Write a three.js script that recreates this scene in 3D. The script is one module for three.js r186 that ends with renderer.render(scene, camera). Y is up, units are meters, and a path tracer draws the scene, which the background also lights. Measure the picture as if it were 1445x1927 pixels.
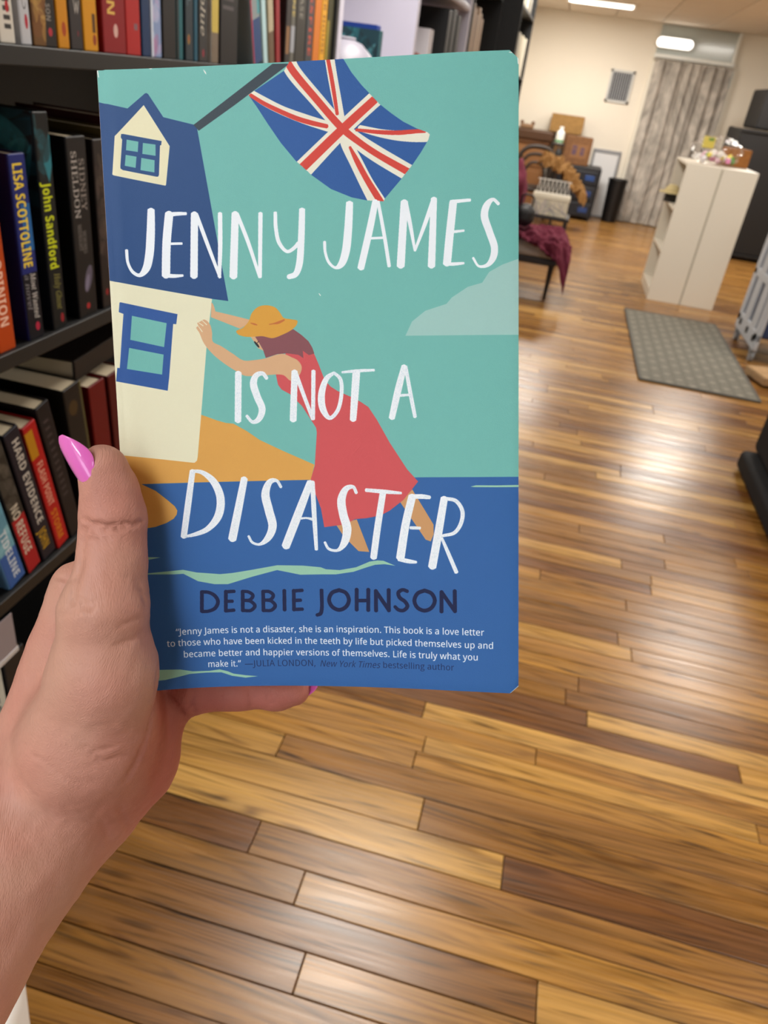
import * as THREE from 'three';
import { RoundedBoxGeometry } from 'three/addons/geometries/RoundedBoxGeometry.js';
import { mergeGeometries } from 'three/addons/utils/BufferGeometryUtils.js';
import { RectAreaLightUniformsLib } from 'three/addons/lights/RectAreaLightUniformsLib.js';
import { createNoise2D, createNoise3D } from 'simplex-noise';

// ---------------------------------------------------------------- camera, sky, light, exposure
const scene = new THREE.Scene();
scene.background = new THREE.Color(0x000000);
const camera = new THREE.PerspectiveCamera(69.14, 1445 / 1927, 0.02, 60);
camera.position.set(0, 1.5, 0);
camera.rotation.set(THREE.MathUtils.degToRad(-30.47), THREE.MathUtils.degToRad(8.976), THREE.MathUtils.degToRad(8.22), 'YXZ');
camera.focus = 0.26;
camera.userData.fStop = 20;
scene.add(camera);
const renderer = new THREE.WebGLRenderer({ antialias: true });
renderer.toneMapping = THREE.LinearToneMapping;
renderer.toneMappingExposure = 1.0;
renderer.shadowMap.enabled = true;
RectAreaLightUniformsLib.init();
const CEILING = 2.5, LIGHT = 15.5, LIGHT_COLOR = new THREE.Color(1.0, 0.95, 0.87), COOL = new THREE.Color(0.93, 1.0, 1.07);
// recessed lighting panels of the room: x, z, width, depth, brightness, colour of its tubes
const PANELS = [
  [-0.25, -2.2, 0.6, 1.2, 1, LIGHT_COLOR], [-0.25, -6.5, 0.6, 1.2, 1.25, LIGHT_COLOR], [-0.02, -10.85, 0.75, 0.45, 3.2, LIGHT_COLOR],
  [1.9, -1.2, 0.6, 1.2, 1, LIGHT_COLOR], [1.9, -5.4, 0.6, 1.2, 1.0, LIGHT_COLOR], [2.0, -9.3, 0.6, 1.2, 1.9, LIGHT_COLOR],
  [-0.68, 1.0, 0.6, 1.2, 0.56, COOL], [1.9, 2.4, 0.6, 1.2, 0.12, COOL], [-0.3, 4.1, 1.0, 0.9, 0.9, COOL],
];
// daylight from the shop front behind the reader: x, y, width, height
const SHOPFRONT = [-0.3, 1.45, 1.3, 1.7], DAYLIGHT = new THREE.Color(0.84, 0.96, 1.1), DAY = 2.2;

// ---------------------------------------------------------------- helpers
const EDGES = [[0, 1], [2, 3], [4, 5], [6, 7], [0, 2], [1, 3], [4, 6], [5, 7], [0, 4], [1, 5], [2, 6], [3, 7]];
let seed = 7;
const rnd = () => { seed = (seed * 1664525 + 1013904223) >>> 0; return seed / 4294967296; };
const noise2 = createNoise2D(rnd), noise3 = createNoise3D(rnd);
const V = (x, y, z) => new THREE.Vector3(x, y, z);
const clamp = (x, a = 0, b = 1) => Math.min(b, Math.max(a, x));
const names = {};
function numbered(name) { const n = names[name] = (names[name] ?? -1) + 1; return n ? `${name}_${String(n).padStart(3, '0')}` : name; }
function shade(o) { o.traverse((m) => { if (m.isMesh) { m.castShadow = true; m.receiveShadow = true; } }); return o; }
function thing(name, label, category, [x, y, z] = [0, 0, 0], turn = 0, group) {
  const o = new THREE.Group(); o.name = numbered(name); o.position.set(x, y, z); o.rotation.y = turn;
  o.userData = { label, category }; if (group) o.userData.group = group;
  scene.add(o); return o;
}
function part(name, geometry, material, parent, label) {
  const m = new THREE.Mesh(geometry, material); m.name = name; m.castShadow = m.receiveShadow = true;
  if (label) m.userData.label = label;
  parent.add(m); return m;
}
function struct(name, geometry, material) {
  const m = geometry ? new THREE.Mesh(geometry, material) : new THREE.Group();
  m.name = name; m.castShadow = m.receiveShadow = true; m.userData.kind = 'structure'; scene.add(m); return m;
}
const mat = (color, roughness = 0.6, more = {}) => new THREE.MeshStandardMaterial({ color, roughness, ...more });
const phys = (color, roughness = 0.6, more = {}) => new THREE.MeshPhysicalMaterial({ color, roughness, ...more });
const box = (w, h, d, x = 0, y = 0, z = 0) => new THREE.BoxGeometry(w, h, d).translate(x, y, z);
const rbox = (w, h, d, r, x = 0, y = 0, z = 0, s = 2) => new RoundedBoxGeometry(w, h, d, s, r).translate(x, y, z);
const rod = (a, b, r, s = 10) => { const d = b.clone().sub(a), g = new THREE.CylinderGeometry(r, r, d.length(), s); g.applyQuaternion(new THREE.Quaternion().setFromUnitVectors(V(0, 1, 0), d.normalize())); const m = a.clone().add(b).multiplyScalar(0.5); return g.translate(m.x, m.y, m.z); };
const join = (list) => mergeGeometries(list.map((g) => (g.index ? g.toNonIndexed() : g)).map((g) => { for (const k of Object.keys(g.attributes)) if (!['position', 'normal', 'uv'].includes(k)) g.deleteAttribute(k); return g; }));
const tube = (pts, r, n = 24, s = 8) => new THREE.TubeGeometry(new THREE.CatmullRomCurve3(pts), n, r, s);
function canvasTexture(w, h, draw, srgb = true) {
  const c = document.createElement('canvas'); c.width = w; c.height = h;
  draw(c.getContext('2d'), w, h);
  const t = new THREE.CanvasTexture(c); if (srgb) t.colorSpace = THREE.SRGBColorSpace;
  t.wrapS = t.wrapT = THREE.RepeatWrapping; return t;
}
function dataTexture(w, h, f, srgb = true) {
  const d = new Uint8Array(w * h * 4);
  for (let y = 0; y < h; y++) for (let x = 0; x < w; x++) { const c = f(x / w, y / h), o = (y * w + x) * 4; for (let k = 0; k < 3; k++) d[o + k] = clamp(c.length ? c[k] : c) * 255; d[o + 3] = 255; }
  const t = new THREE.DataTexture(d, w, h); t.magFilter = t.minFilter = THREE.LinearFilter; t.wrapS = t.wrapT = THREE.RepeatWrapping;
  if (srgb) t.colorSpace = THREE.SRGBColorSpace; t.needsUpdate = true; return t;
}
// noise that tiles over one unit
const tiled = (u, v, fu, fv, s = 0) => { const a = u * Math.PI * 2, b = v * Math.PI * 2; return noise3(Math.cos(a) * fu / 6.28 + s, Math.sin(a) * fu / 6.28 + Math.cos(b) * fv / 6.28, Math.sin(b) * fv / 6.28 + s * 1.7); };

// ---------------------------------------------------------------- room
const wallMat = mat('#efe8da', 0.85), ceilMat = mat('#d9cdbb', 0.9), blackMat = mat('#0f0f10', 0.5), whiteMat = mat('#e9e6e0', 0.5);
const XL = -1.02, XR = 3.7, ZB = -12.46, ZF = 6.5;
struct('wall_back', box(XR - XL + 0.4, CEILING + 0.2, 0.12, (XL + XR) / 2, CEILING / 2, ZB - 0.06), wallMat);
struct('wall_front', box(XR - XL + 0.4, CEILING + 0.2, 0.12, (XL + XR) / 2, CEILING / 2, ZF + 0.06), wallMat);
struct('wall_left', box(0.12, CEILING + 0.2, ZF - ZB, XL - 0.06, CEILING / 2, (ZF + ZB) / 2), wallMat);
struct('wall_right', box(0.12, CEILING + 0.2, ZF - ZB, XR + 0.06, CEILING / 2, (ZF + ZB) / 2), wallMat);
struct('baseboard_back', rbox(1.8, 0.09, 0.018, 0.004, -0.08, 0.045, ZB + 0.009), mat('#e4ddd0', 0.5));
{
  const ceiling = struct('ceiling');
  part('slab', box(XR - XL + 0.4, 0.1, ZF - ZB + 0.4, (XL + XR) / 2, CEILING + 0.075, (ZF + ZB) / 2), ceilMat, ceiling);
  const tile = rbox(0.6, 0.016, 0.6, 0.004), tones = [0, 1, 2].map((k) => mat(new THREE.Color('#d9cdbb').multiplyScalar(0.97 + 0.03 * k), 0.92));
  for (let i = 0; i < 8; i++) for (let k = 0; k < 8; k++) {
    const x = XL + 0.305 + i * 0.61, z = ZB + 0.305 + k * 0.61;
    if (PANELS.some(([px, pz, w, d]) => Math.abs(px - x) < w / 2 + 0.3 && Math.abs(pz - z) < d / 2 + 0.3)) { }
    part('ceiling_tile', tile, tones[(i * 5 + k * 3) % 3], ceiling).position.set(x, CEILING + 0.009, z);
  }
  part('ceiling_field', box(XR - XL, 0.016, ZF - ZB - 8 * 0.61, (XL + XR) / 2, CEILING + 0.01, (ZF + ZB + 8 * 0.61) / 2), ceilMat, ceiling);
}
const PANEL_LABELS = ['flush white ceiling panel light over the bookcase aisle', 'lit ceiling panel above the wooden aisle floor', 'bright ceiling panel light close to the vented back wall',
  'white ceiling panel light over the black upholstered seat', 'lit ceiling panel above the grey rug', 'ceiling panel light above the back-to-back white bookcases',
  'ceiling panel light above the held paperback', 'ceiling panel light behind the reader over open floor', 'broad ceiling panel light at the front end of the room'];
PANELS.forEach(([x, z, w, d, b, tint], i) => {
  const t = thing('ceiling_light', PANEL_LABELS[i], 'ceiling light', [x, CEILING, z]);
  part('frame', join([box(w + 0.06, 0.02, 0.03, 0, -0.006, d / 2 + 0.015), box(w + 0.06, 0.02, 0.03, 0, -0.006, -d / 2 - 0.015), box(0.03, 0.02, d, w / 2 + 0.015, -0.006, 0), box(0.03, 0.02, d, -w / 2 - 0.015, -0.006, 0)]), mat('#eeeae2', 0.4), t);
  part('diffuser', box(w, 0.008, d, 0, -0.004, 0), mat('#ffffff', 0.5, { emissive: tint, emissiveIntensity: 2.2 }), t);
  const l = new THREE.RectAreaLight(tint, LIGHT * b, w, d); l.position.set(x, CEILING - 0.014, z); l.lookAt(x, 0, z); l.name = `panel_light_source_${i}`; scene.add(l);
});

{
  const [x, y, w, h] = SHOPFRONT, win = struct('window_2'); win.position.set(x, y, ZF - 0.02);
  part('window_frame', join([box(w + 0.12, 0.06, 0.07, 0, h / 2 + 0.03, 0), box(w + 0.12, 0.06, 0.07, 0, -h / 2 - 0.03, 0), box(0.06, h, 0.07, w / 2 + 0.03, 0, 0), box(0.06, h, 0.07, -w / 2 - 0.03, 0, 0), box(0.05, h, 0.06, 0, 0, 0)]), mat('#d8d6d0', 0.5), win);
  part('window_pane', box(w, h, 0.01, 0, 0, 0.01), mat('#ffffff', 0.3, { emissive: DAYLIGHT, emissiveIntensity: 1.4 }), win);
  const l = new THREE.RectAreaLight(DAYLIGHT, DAY, w, h); l.position.set(x, y, ZF - 0.08); l.lookAt(x, y, 0); l.name = 'shop_window_daylight'; scene.add(l);
}

// ---------------------------------------------------------------- plank floor
{
  const floor = struct('floor');
  part('subfloor', box(XR - XL + 0.4, 0.08, ZF - ZB + 0.4, (XL + XR) / 2, -0.062, (ZF + ZB) / 2), mat('#2a1b10', 0.9), floor);
  // grain: u runs along 2.4 m of board, v across 0.34 m (four boards)
  const grain = dataTexture(2048, 448, (u, v) => {
    const warp = tiled(u, v, 3.2, 5, 1) * 1.0 + tiled(u, v, 10, 12, 4) * 0.16, calm = clamp(0.45 + 0.9 * tiled(u, v, 4, 8, 9));
    const rings = Math.sin((v * 22 + warp * 2.2) * 6.283), line = Math.pow(0.5 + 0.5 * rings, 2);
    const fine = tiled(u, v, 16, 320, 2) * 0.5 + tiled(u, v, 7, 150, 7) * 0.5, blotch = tiled(u, v, 5, 12, 3), dirt = Math.max(0, tiled(u, v, 10, 22, 12) - 0.5);
    const k = 0.92 - 0.24 * line * calm + 0.13 * fine + 0.1 * blotch - 0.6 * dirt;
    return [k, k * (0.985 - 0.045 * line * calm), k * (0.94 - 0.09 * line * calm)];
  });
  const rough = dataTexture(512, 256, (u, v) => 0.5 + 0.12 * tiled(u, v, 9, 40, 5) + 0.1 * tiled(u, v, 5, 5, 8), false);
  const WIDE = 0.082, lengths = [0.62, 0.85, 1.1, 1.4, 1.75, 2.2];
  const boards = lengths.map((L) => [0, 1, 2, 3, 4, 5].map((k) => {
    const g = rbox(L - 0.002, 0.022, WIDE - 0.0024, 0.0016, 0, 0, 0, 1), p = g.attributes.position, uv = g.attributes.uv;
    for (let i = 0; i < p.count; i++) uv.setXY(i, (p.getX(i) + k * 0.37) / 2.4, (p.getZ(i) + WIDE / 2 + k * 0.085 + (k > 3 ? 0.04 : 0)) / 0.34);
    return g;
  }));
  const tints = ['#b4833f', '#a67637', '#c4954f', '#8c5f2e', '#996b32', '#ae7d3d', '#7c5029', '#cea05a', '#9f7037', '#91642d'];
  const woods = tints.map((c) => phys(c, 0.62, { map: grain, roughnessMap: rough, clearcoat: 0.35, clearcoatRoughness: 0.24, specularIntensity: 0.8 }));
  // seams between rows, from the reader toward the back wall, and the board ends that show: row -> [x of a joint, tint before, tint after]
  const seams = [0.634]; while (seams.at(-1) > -0.55) seams.push(+(seams.at(-1) - 0.082).toFixed(3));
  seams.push(-0.637, -0.719, -0.801, -0.884, -0.965, -1.052, -1.14, -1.234, -1.312, -1.372, -1.43, -1.49, -1.555, -1.62, -1.684);
  while (seams.at(-1) > ZB + 0.1) seams.push(seams.at(-1) - 0.068);
  const ends = { '-0.801': [0.3, 3, 2], '-0.884': [-0.21, 4, 0], '-0.965': [-0.345, 6, 8], '-1.052': [0.21, 7, 6], '-1.14': [0.005, 2, 9], '-1.234': [-0.38, 2, 8], '-1.49': [-0.05, 3, 7], '-1.555': [0.813, 6, 2], '-1.684': [0.34, 4, 3] };
  const all = [];
  for (let r = 0; r + 1 < seams.length; r++) {
    const z = (seams[r] + seams[r + 1]) / 2, wide = seams[r] - seams[r + 1], end = ends[seams[r]];
    const add = (x0, li, c) => { all.push({ x: x0 + lengths[li] / 2, z, wide, li, L: lengths[li], k: Math.floor(rnd() * 6), c, y: (rnd() - 0.5) * 0.0008, flip: rnd() < 0.5 }); };
    const any = () => Math.floor(rnd() * 6), tone = () => Math.floor(rnd() * tints.length);
    let x = -1.0 - rnd() * 1.3;
    if (end) { let back = end[0], c = end[1]; while (back > -1.05) { const li = 3 + Math.floor(rnd() * 3); back -= lengths[li]; add(back, li, c); c = tone(); } add(end[0], 5, end[2]); x = end[0] + lengths[5]; }
    while (x < XR) { const li = any(); add(x, li, tone()); x += lengths[li]; }
  }
  const inView = (b) => b.z < -0.45 && b.x + b.L / 2 > -0.55 && b.x - b.L / 2 < 0.25 - b.z * 0.4;
  const near = all.filter(inView).sort((a, b) => b.z - a.z).slice(0, 300), set = new Set(near);
  for (const b of near) { const m = part('plank', boards[b.li][b.k], woods[b.c], floor); m.position.set(b.x, -0.011 + b.y, b.z); m.scale.z = b.wide / WIDE; if (b.flip) m.rotation.y = Math.PI; }
  const far = all.filter((b) => !set.has(b)).map((b) => {
    const g = boards[b.li][b.k].clone().scale(1, 1, b.wide / WIDE).translate(b.x, -0.011 + b.y, b.z), c = new THREE.Color(tints[b.c]).lerp(new THREE.Color('#b48547'), 0.45), a = new Float32Array(g.attributes.position.count * 3);
    for (let i = 0; i < a.length; i += 3) a.set([c.r, c.g, c.b], i);
    g.setAttribute('color', new THREE.BufferAttribute(a, 3)); return g;
  });
  const field = part('far_boards', mergeGeometries(far), phys('#ffffff', 0.62, { map: grain, roughnessMap: rough, vertexColors: true, clearcoat: 0.35, clearcoatRoughness: 0.24, specularIntensity: 0.8 }), floor);
  field.userData.kind = 'stuff';
}

// ---------------------------------------------------------------- the held paperback
const bookWorld = new THREE.Matrix4().makeBasis(V(0.96976, 0.16570, -0.17920), V(-0.22238, 0.90242, -0.36903), V(0.10056, 0.39772, 0.91198));
bookWorld.setPosition(-0.10406, 1.30561, -0.16920);
const BW = 0.1316, BH = 0.2032, BT = 0.021;
const bow = (u, v) => { const t = Math.pow(clamp(u), 0.75); const c = Math.max(0, u - 0.8) / 0.2; return -(0.0085 * (1 - v) + 0.0012 * v) * 4 * t * (1 - t) - 0.001 * c * c; };
const COLORS = { teal: '#76bbb2', sea: '#3565a4', roof: '#284c80', wall: '#ece6c6', dormer: '#efe6c0', land: '#e0a552', pane: '#76bbb2', frame: '#284c80', frame2: '#30589b', pole: '#3a444c', flagblue: '#2f5c9e', flagwhite: '#efe9d6', flagred: '#d8463a', skin: '#dcae84', legs: '#d09b68', dress: '#d4575a', hair: '#8a5358', hat: '#dda03f', hatband: '#c8703a', glasses: '#2a2a2e', wave: '#9ccbb0', foil: '#f4f7fb', dark: '#131a44', white: '#eef2f8', navy: '#1c2b52', cloud: '#a3cbc4', wear: '#f3f1ea' };
class CoverArt {      // a drawing surface in millimetres of the cover, y down from its top edge
  constructor() {
    this.k = 10; this.c = document.createElement('canvas'); this.c.width = 1316; this.c.height = 2032; this.g = this.c.getContext('2d');
    this.f = document.createElement('canvas'); this.f.width = 658; this.f.height = 1016; this.h = this.f.getContext('2d');
    this.g.fillStyle = COLORS.teal; this.g.fillRect(0, 0, 1316, 2032); this.g.scale(10, 10);
    this.h.fillStyle = '#8c8c8c'; this.h.fillRect(0, 0, 658, 1016); this.h.scale(5, 5);
  }
  trace(pts, g = this.g) { g.beginPath(); pts.forEach(([x, y], i) => (i ? g.lineTo(x, y) : g.moveTo(x, y))); g.closePath(); }
  poly(name, pts) { this.g.fillStyle = COLORS[name]; this.trace(pts); this.g.fill(); }
  smooth(name, pts) {
    const curve = new THREE.CatmullRomCurve3(pts.map(([x, y]) => V(x, y, 0)), true, 'centripetal');
    this.g.fillStyle = COLORS[name]; this.trace(curve.getPoints(pts.length * 8).map((p) => [p.x, p.y])); this.g.fill();
  }
  stroke(name, pts) {                                    // a brush stroke whose width changes along it
    const curve = new THREE.CatmullRomCurve3(pts.map(([x, y, w]) => V(x, y, w)), false, 'centripetal');
    const long = curve.getLength(), n = Math.max(8, Math.ceil(long / 0.12));
    for (const [g, style] of name === 'foil' || name === 'dark' ? [[this.g, COLORS[name]], [this.h, name === 'foil' ? '#606060' : '#7a7a7a']] : [[this.g, COLORS[name]]]) {
      g.fillStyle = style; const q = curve.getPoints(n);
      for (let i = 0; i < n; i++) {
        const a = q[i], b = q[i + 1], dx = b.x - a.x, dy = b.y - a.y, l = Math.hypot(dx, dy) || 1, nx = -dy / l, ny = dx / l;
        g.beginPath(); g.moveTo(a.x + nx * a.z / 2, a.y + ny * a.z / 2); g.lineTo(b.x + nx * b.z / 2, b.y + ny * b.z / 2); g.lineTo(b.x - nx * b.z / 2, b.y - ny * b.z / 2); g.lineTo(a.x - nx * a.z / 2, a.y - ny * a.z / 2); g.fill();
        if (i) { g.beginPath(); g.arc(a.x, a.y, a.z / 2 * (name === 'foil' && (i < 4 || i > n - 4) ? 0.9 : 1), 0, 7); g.fill(); }
      }
      for (const e of [0, n]) { g.save(); g.translate(q[e].x, q[e].y); const o = q[e ? n - 1 : 1]; g.rotate(Math.atan2(q[e].y - o.y, q[e].x - o.x)); g.beginPath(); const w = q[e].z; g.roundRect(-w * 0.2, -w / 2, w * 0.42, w, w * 0.16); g.fill(); g.restore(); }
    }
    if (name === 'foil' && pts[0][1] > 80) this.sparkle(pts);
  }
  sparkle(pts) {                                         // glints of the foil painted into the stroke as pale flecks
    const curve = new THREE.CatmullRomCurve3(pts.map(([x, y, w]) => V(x, y, w)), false, 'centripetal'), n = Math.ceil(curve.getLength() * 26), g = this.g;
    for (let i = 0; i < n; i++) { const p = curve.getPoint(rnd()), a = rnd() * 6.283, r = Math.sqrt(rnd()) * p.z * 0.46; g.fillStyle = ['#c3d9e6', '#d5e6ee', '#cdd3e4', '#ffffff'][i % 4]; g.globalAlpha = 0.55; g.fillRect(p.x + Math.cos(a) * r, p.y + Math.sin(a) * r, 0.1 + 0.12 * rnd(), 0.1 + 0.1 * rnd()); }
    g.globalAlpha = 1;
  }
  clip(pts) { this.g.save(); this.trace(pts); this.g.clip(); }
  endClip() { this.g.restore(); }
  text(name, style, [a, b], words) {
    const g = this.g; g.save(); g.fillStyle = COLORS[name]; g.font = `${style} 30px sans-serif`;
    const wide = g.measureText(words).width, long = Math.hypot(b[0] - a[0], b[1] - a[1]);
    g.translate(a[0], a[1]); g.rotate(Math.atan2(b[1] - a[1], b[0] - a[0])); g.scale(long / wide, 0.105); g.fillText(words, 0, 0); g.restore();
  }
}
{
  const art = new CoverArt();
  art.poly('cloud', [[135.6,59],[131.5,61.7],[126.5,63.3],[122.4,65.4],[120.2,68.6],[115.7,69.7],[110.6,72.8],[108.9,74.7],[102.1,76.6],[97.8,79.8],[95.6,84.2],[135.7,85.2]]);
  art.poly('sea', [[-14.4,130.3],[5.9,130.8],[62.9,130.5],[99.6,130.1],[137.5,130.3],[137.7,209.7],[-19.8,209.7]]);
  art.poly('land', [[-8.6,119.8],[-0.7,120.4],[23.4,123.9],[24.9,122.2],[26.8,108],[28.7,108.7],[32,110],[35,110.9],[37.5,111.2],[41.8,113.7],[46.1,116.8],[53.8,120.6],[64.3,125.4],[62.9,130.5],[6,130.8],[10.4,133.2],[13.9,136.3],[16.3,138.6],[17.1,140.1],[16.8,141.5],[15.7,142.9],[13.2,144.3],[9.6,145.5],[5.6,146],[-3.5,146.6],[-10.4,147.1]]);
  art.poly('wall', [[-5.9,62.5],[0.5,63.7],[32,69.9],[32.6,70.7],[30.1,84.7],[26.9,107.9],[24.9,122.1],[24.6,123.3],[23.8,124],[23.2,124],[0.7,121],[-9.7,119.8]]);
  art.poly('roof', [[-5.2,8.1],[-0.4,9.4],[9,11.6],[14.8,7.3],[15.3,7.2],[15.8,7.5],[20.2,14.5],[30,17.1],[30.8,18.3],[37.9,71.4],[32.7,70.6],[0.3,64.4],[-8.9,62.6]]);
  art.poly('dormer', [[14.2,10.7],[21.7,23.2],[19.8,34.8],[19.6,35.1],[19,35],[3.3,31.7],[2.9,31.4],[3,30.8],[4.4,19.8]]);
  art.poly('frame', [[6.5,19.2],[7.2,19.2],[19.2,21.6],[19,22.8],[18.6,22.9],[17.7,31.8],[17.4,32.3],[16.9,32.3],[6.3,30.1],[5.6,29.6],[5.6,29],[6.7,20.9],[6.3,20.2]]);
  art.poly('pane', [[8.1,20.9],[11.8,21.6],[11.4,24.7],[7.7,24.1]]);
  art.poly('pane', [[13.2,22],[17.2,22.6],[17,26],[12.8,25.3]]);
  art.poly('pane', [[7.5,25.5],[10.9,26.1],[10.4,29.5],[7,28.8]]);
  art.poly('pane', [[12.4,26.5],[16.6,27.3],[16.3,31],[11.9,30.2]]);
  art.poly('frame2', [[2.7,71.3],[3,71.2],[21,75.2],[20.4,78.4],[19.4,78.3],[17.1,95.2],[16.3,99.9],[0.1,96.6],[0.7,92.2],[1.4,92.3],[3.7,74.9],[2.2,74.3]]);
  art.poly('pane', [[6.3,75.5],[17.3,78],[16,85.7],[5.3,83.2]]);
  art.poly('pane', [[4.8,85.8],[15.7,88.1],[14.8,94.6],[3.7,92.6]]);
  art.poly('pole', [[29.7,17.1],[55.7,0.3],[61.1,0.5],[43.1,11.8],[31.3,18.9]]);
  art.clip([[50.1,7.6],[59.2,2.5],[60.7,0.4],[61.2,-0.8],[77.9,0],[80.3,4],[83.4,7.9],[85.7,10.3],[88.8,13.6],[92.4,16.5],[96,19.1],[100.1,21.3],[103.7,22.7],[104.3,23.4],[103.8,24.9],[101.4,28.5],[98.6,32.2],[95.3,35.9],[90,41.5],[89.5,42.5],[84.4,42],[79.3,40.8],[72.8,38],[66.8,33.6],[61.8,29],[57.3,23.5],[53.4,17.7],[50.3,12.8],[47.7,9]]);
  art.poly('flagblue', [[43.7,-3.3],[109.7,0.1],[109.2,46.8],[41.2,43.9]]);
  art.stroke('flagwhite', [[47.8,8,1.87],[52.3,10.9,2.52],[58.2,14,2.61],[65.1,16.8,2.89],[72.5,19.4,2.98]]);
  art.stroke('flagwhite', [[73.6,-0.6,2.94],[74.3,4.5,2.94],[75.3,10.5,2.86],[76.5,17,2.5]]);
  art.stroke('flagwhite', [[104.9,23.7,3.56],[100.1,23.7,3.3],[94.6,23.2,2.94],[89.1,22.2,2.4],[82.6,20.4,1.85]]);
  art.stroke('flagwhite', [[87.9,43.4,5.15],[84.1,36.6,4.3],[81,30.3,4.01],[78.3,24.9,3.72],[77.3,22.2,3.25]]);
  art.stroke('flagwhite', [[60.3,-1.3,4.62],[61.7,2.2,4.62],[69,11.1,4.26],[77.1,20.3,4.18],[82.1,24.4,4.45],[87.1,27.9,4.82],[97.6,34.4,4.99]]);
  art.stroke('flagwhite', [[88.9,11,4.81],[87,12.4,4.82],[77.1,20.3,4.87],[64.5,31.3,5.88],[62.6,33,5.89]]);
  art.stroke('flagred', [[47.3,8.4,1.03],[52.3,11.6,1.21],[56.8,13.9,1.31],[62.8,16.6,1.4],[67.4,18.1,1.4],[72.1,19.3,1.21]]);
  art.stroke('flagred', [[73,-0.7,1.1],[73.7,3.2,1.2],[74.5,8.3,1.2],[75.5,15.9,1.02]]);
  art.stroke('flagred', [[102.8,22.3,0.91],[100.1,22.2,1.19],[94.6,22.3,1.29],[89.1,21.9,1.2],[81.3,20.8,0.83]]);
  art.stroke('flagred', [[88.8,43,1.96],[86.8,39.8,1.96],[84.1,35.3,1.77],[81.2,29.8,1.58],[79.2,25.8,0.74]]);
  art.stroke('flagred', [[60.2,-0.4,2.03],[62,2.6,2.13],[69,11.1,2.13],[77.1,20.3,2.14],[82.1,24.4,1.86],[87.1,27.9,1.85],[97.6,34.2,2.12]]);
  art.stroke('flagred', [[87.9,11.8,2.39],[77.1,20.3,2.6],[63.6,31.5,2.73]]);
  art.endClip();
  art.poly('skin', [[32.3,71.7],[32.8,72.1],[33.2,73.2],[33.5,74.6],[34,74.7],[38.7,75.9],[45,77.6],[44.3,78.8],[41.3,80.3],[35.8,78],[31.9,76.4]]);
  art.poly('legs', [[71.1,146.1],[74.7,145],[78.1,144.1],[82.1,155.3],[78.4,155],[73.4,149.8]]);
  art.poly('legs', [[92.8,138.2],[97,134.1],[103.9,145.9],[103.9,149.2],[102.9,151.6],[101.2,151]]);
  art.poly('dress', [[52.4,94.5],[53.1,98.7],[54.2,100.3],[57,101.9],[60.8,105.8],[65.3,113.1],[65.5,114.7],[64.4,125.7],[62.9,130.2],[63.7,133.6],[66,140.3],[66.9,146.7],[74.2,145.8],[77.5,144],[81.5,143.7],[86.2,142.8],[89.3,141.2],[94,137.6],[96.3,134.8],[99,131.5],[95.4,127.4],[89.8,118.5],[85.7,110.9],[83,106.7],[80.4,104.9],[77.8,103.5],[73,101.3],[70.6,99.7],[68.7,97.5],[67,92.7],[65.7,89.4],[64.4,87.1],[61.9,86.2],[56.6,87.8]]);
  art.smooth('skin', [[29.5,77.1],[30.6,77.6],[31.6,79],[32,81.3],[32.1,84.2],[34.7,85.7],[38.4,88.2],[41.9,90.5],[45.6,90.5],[49.4,90],[53.3,88.9],[55.5,88.8],[58,89.9],[59.9,90.9],[61.2,92.8],[61,94.6],[59.7,96.5],[57.4,97.5],[54.9,95.6],[47.9,95.6],[42.1,95.5],[39.7,94.2],[36.6,92.2],[32.6,89],[30.1,86.2],[28.8,84],[27.8,81.3],[26.9,79.6],[27.6,79],[27.3,78.2],[28.3,77.7]]);
  art.stroke('wall', [[27.4,78.9,0.16],[28.8,81,0.28]]);
  art.stroke('wall', [[27.7,78,0.16],[29.2,79.1,0.28]]);
  art.stroke('wall', [[28.9,77.3,0.16],[30.4,78.8,0.28]]);
  art.poly('hair', [[45.8,83],[48.5,82.8],[52,83.6],[55.5,82.5],[58.9,80.9],[61.5,82.8],[63.8,84.9],[65,87],[65.6,88.9],[63.8,89.4],[61.8,87.9],[61.9,90.3],[60.3,89.2],[56.5,88.6],[53.3,88.8],[49.4,89.9],[48.6,87.2],[47.4,85]]);
  art.poly('skin', [[44.7,83],[46.2,83],[47.5,85.2],[48.8,87.6],[47,86.7],[45.7,84.5]]);
  art.stroke('glasses', [[45.9,84.6,0.44],[46.8,85.7,0.64],[47.3,86.4,0.38]]);
  art.stroke('glasses', [[46.8,85,0.19],[47.3,84.5,0.19]]);
  art.smooth('hat', [[40,81.1],[42.3,80],[44.3,78],[45.4,75.5],[47.7,73.5],[50.5,73.1],[53.3,73.9],[54.8,75.6],[55.9,77.2],[58.5,77.8],[60.4,78.3],[60.1,79.6],[58.1,81.3],[55.5,82.5],[52,83.6],[48.5,82.9],[45.6,83],[42.8,82.9],[40.6,82.1]]);
  art.stroke('hatband', [[51,79.2,0.19],[52.5,79,0.38],[54.1,78.7,0.76],[56.1,77.9,0.51]]);
  art.stroke('hatband', [[44.9,78.6,0.22],[46.2,79,0.51],[47.1,79.3,0.19]]);
  art.poly('wave', [[-7.5,161.6],[4.1,161.5],[13.3,161],[17.8,160.7],[22.3,161.8],[30.2,162.6],[34.4,162.3],[40.6,161.4],[50.1,159.8],[59.1,160],[65.2,160.6],[67,161.3],[71.7,161.6],[77.4,160.6],[82.1,158.6],[84.9,158.2],[86.8,158.3],[90.9,160],[87.2,159.5],[84,159.7],[81.1,160.6],[76.4,162.2],[70.3,163.1],[66,163.1],[58,163.2],[50,161.5],[41.4,163.7],[32.8,166.2],[28.1,166.1],[22.6,164.9],[17.8,162.1],[14.6,162.2],[4.1,161.7]]);
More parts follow.
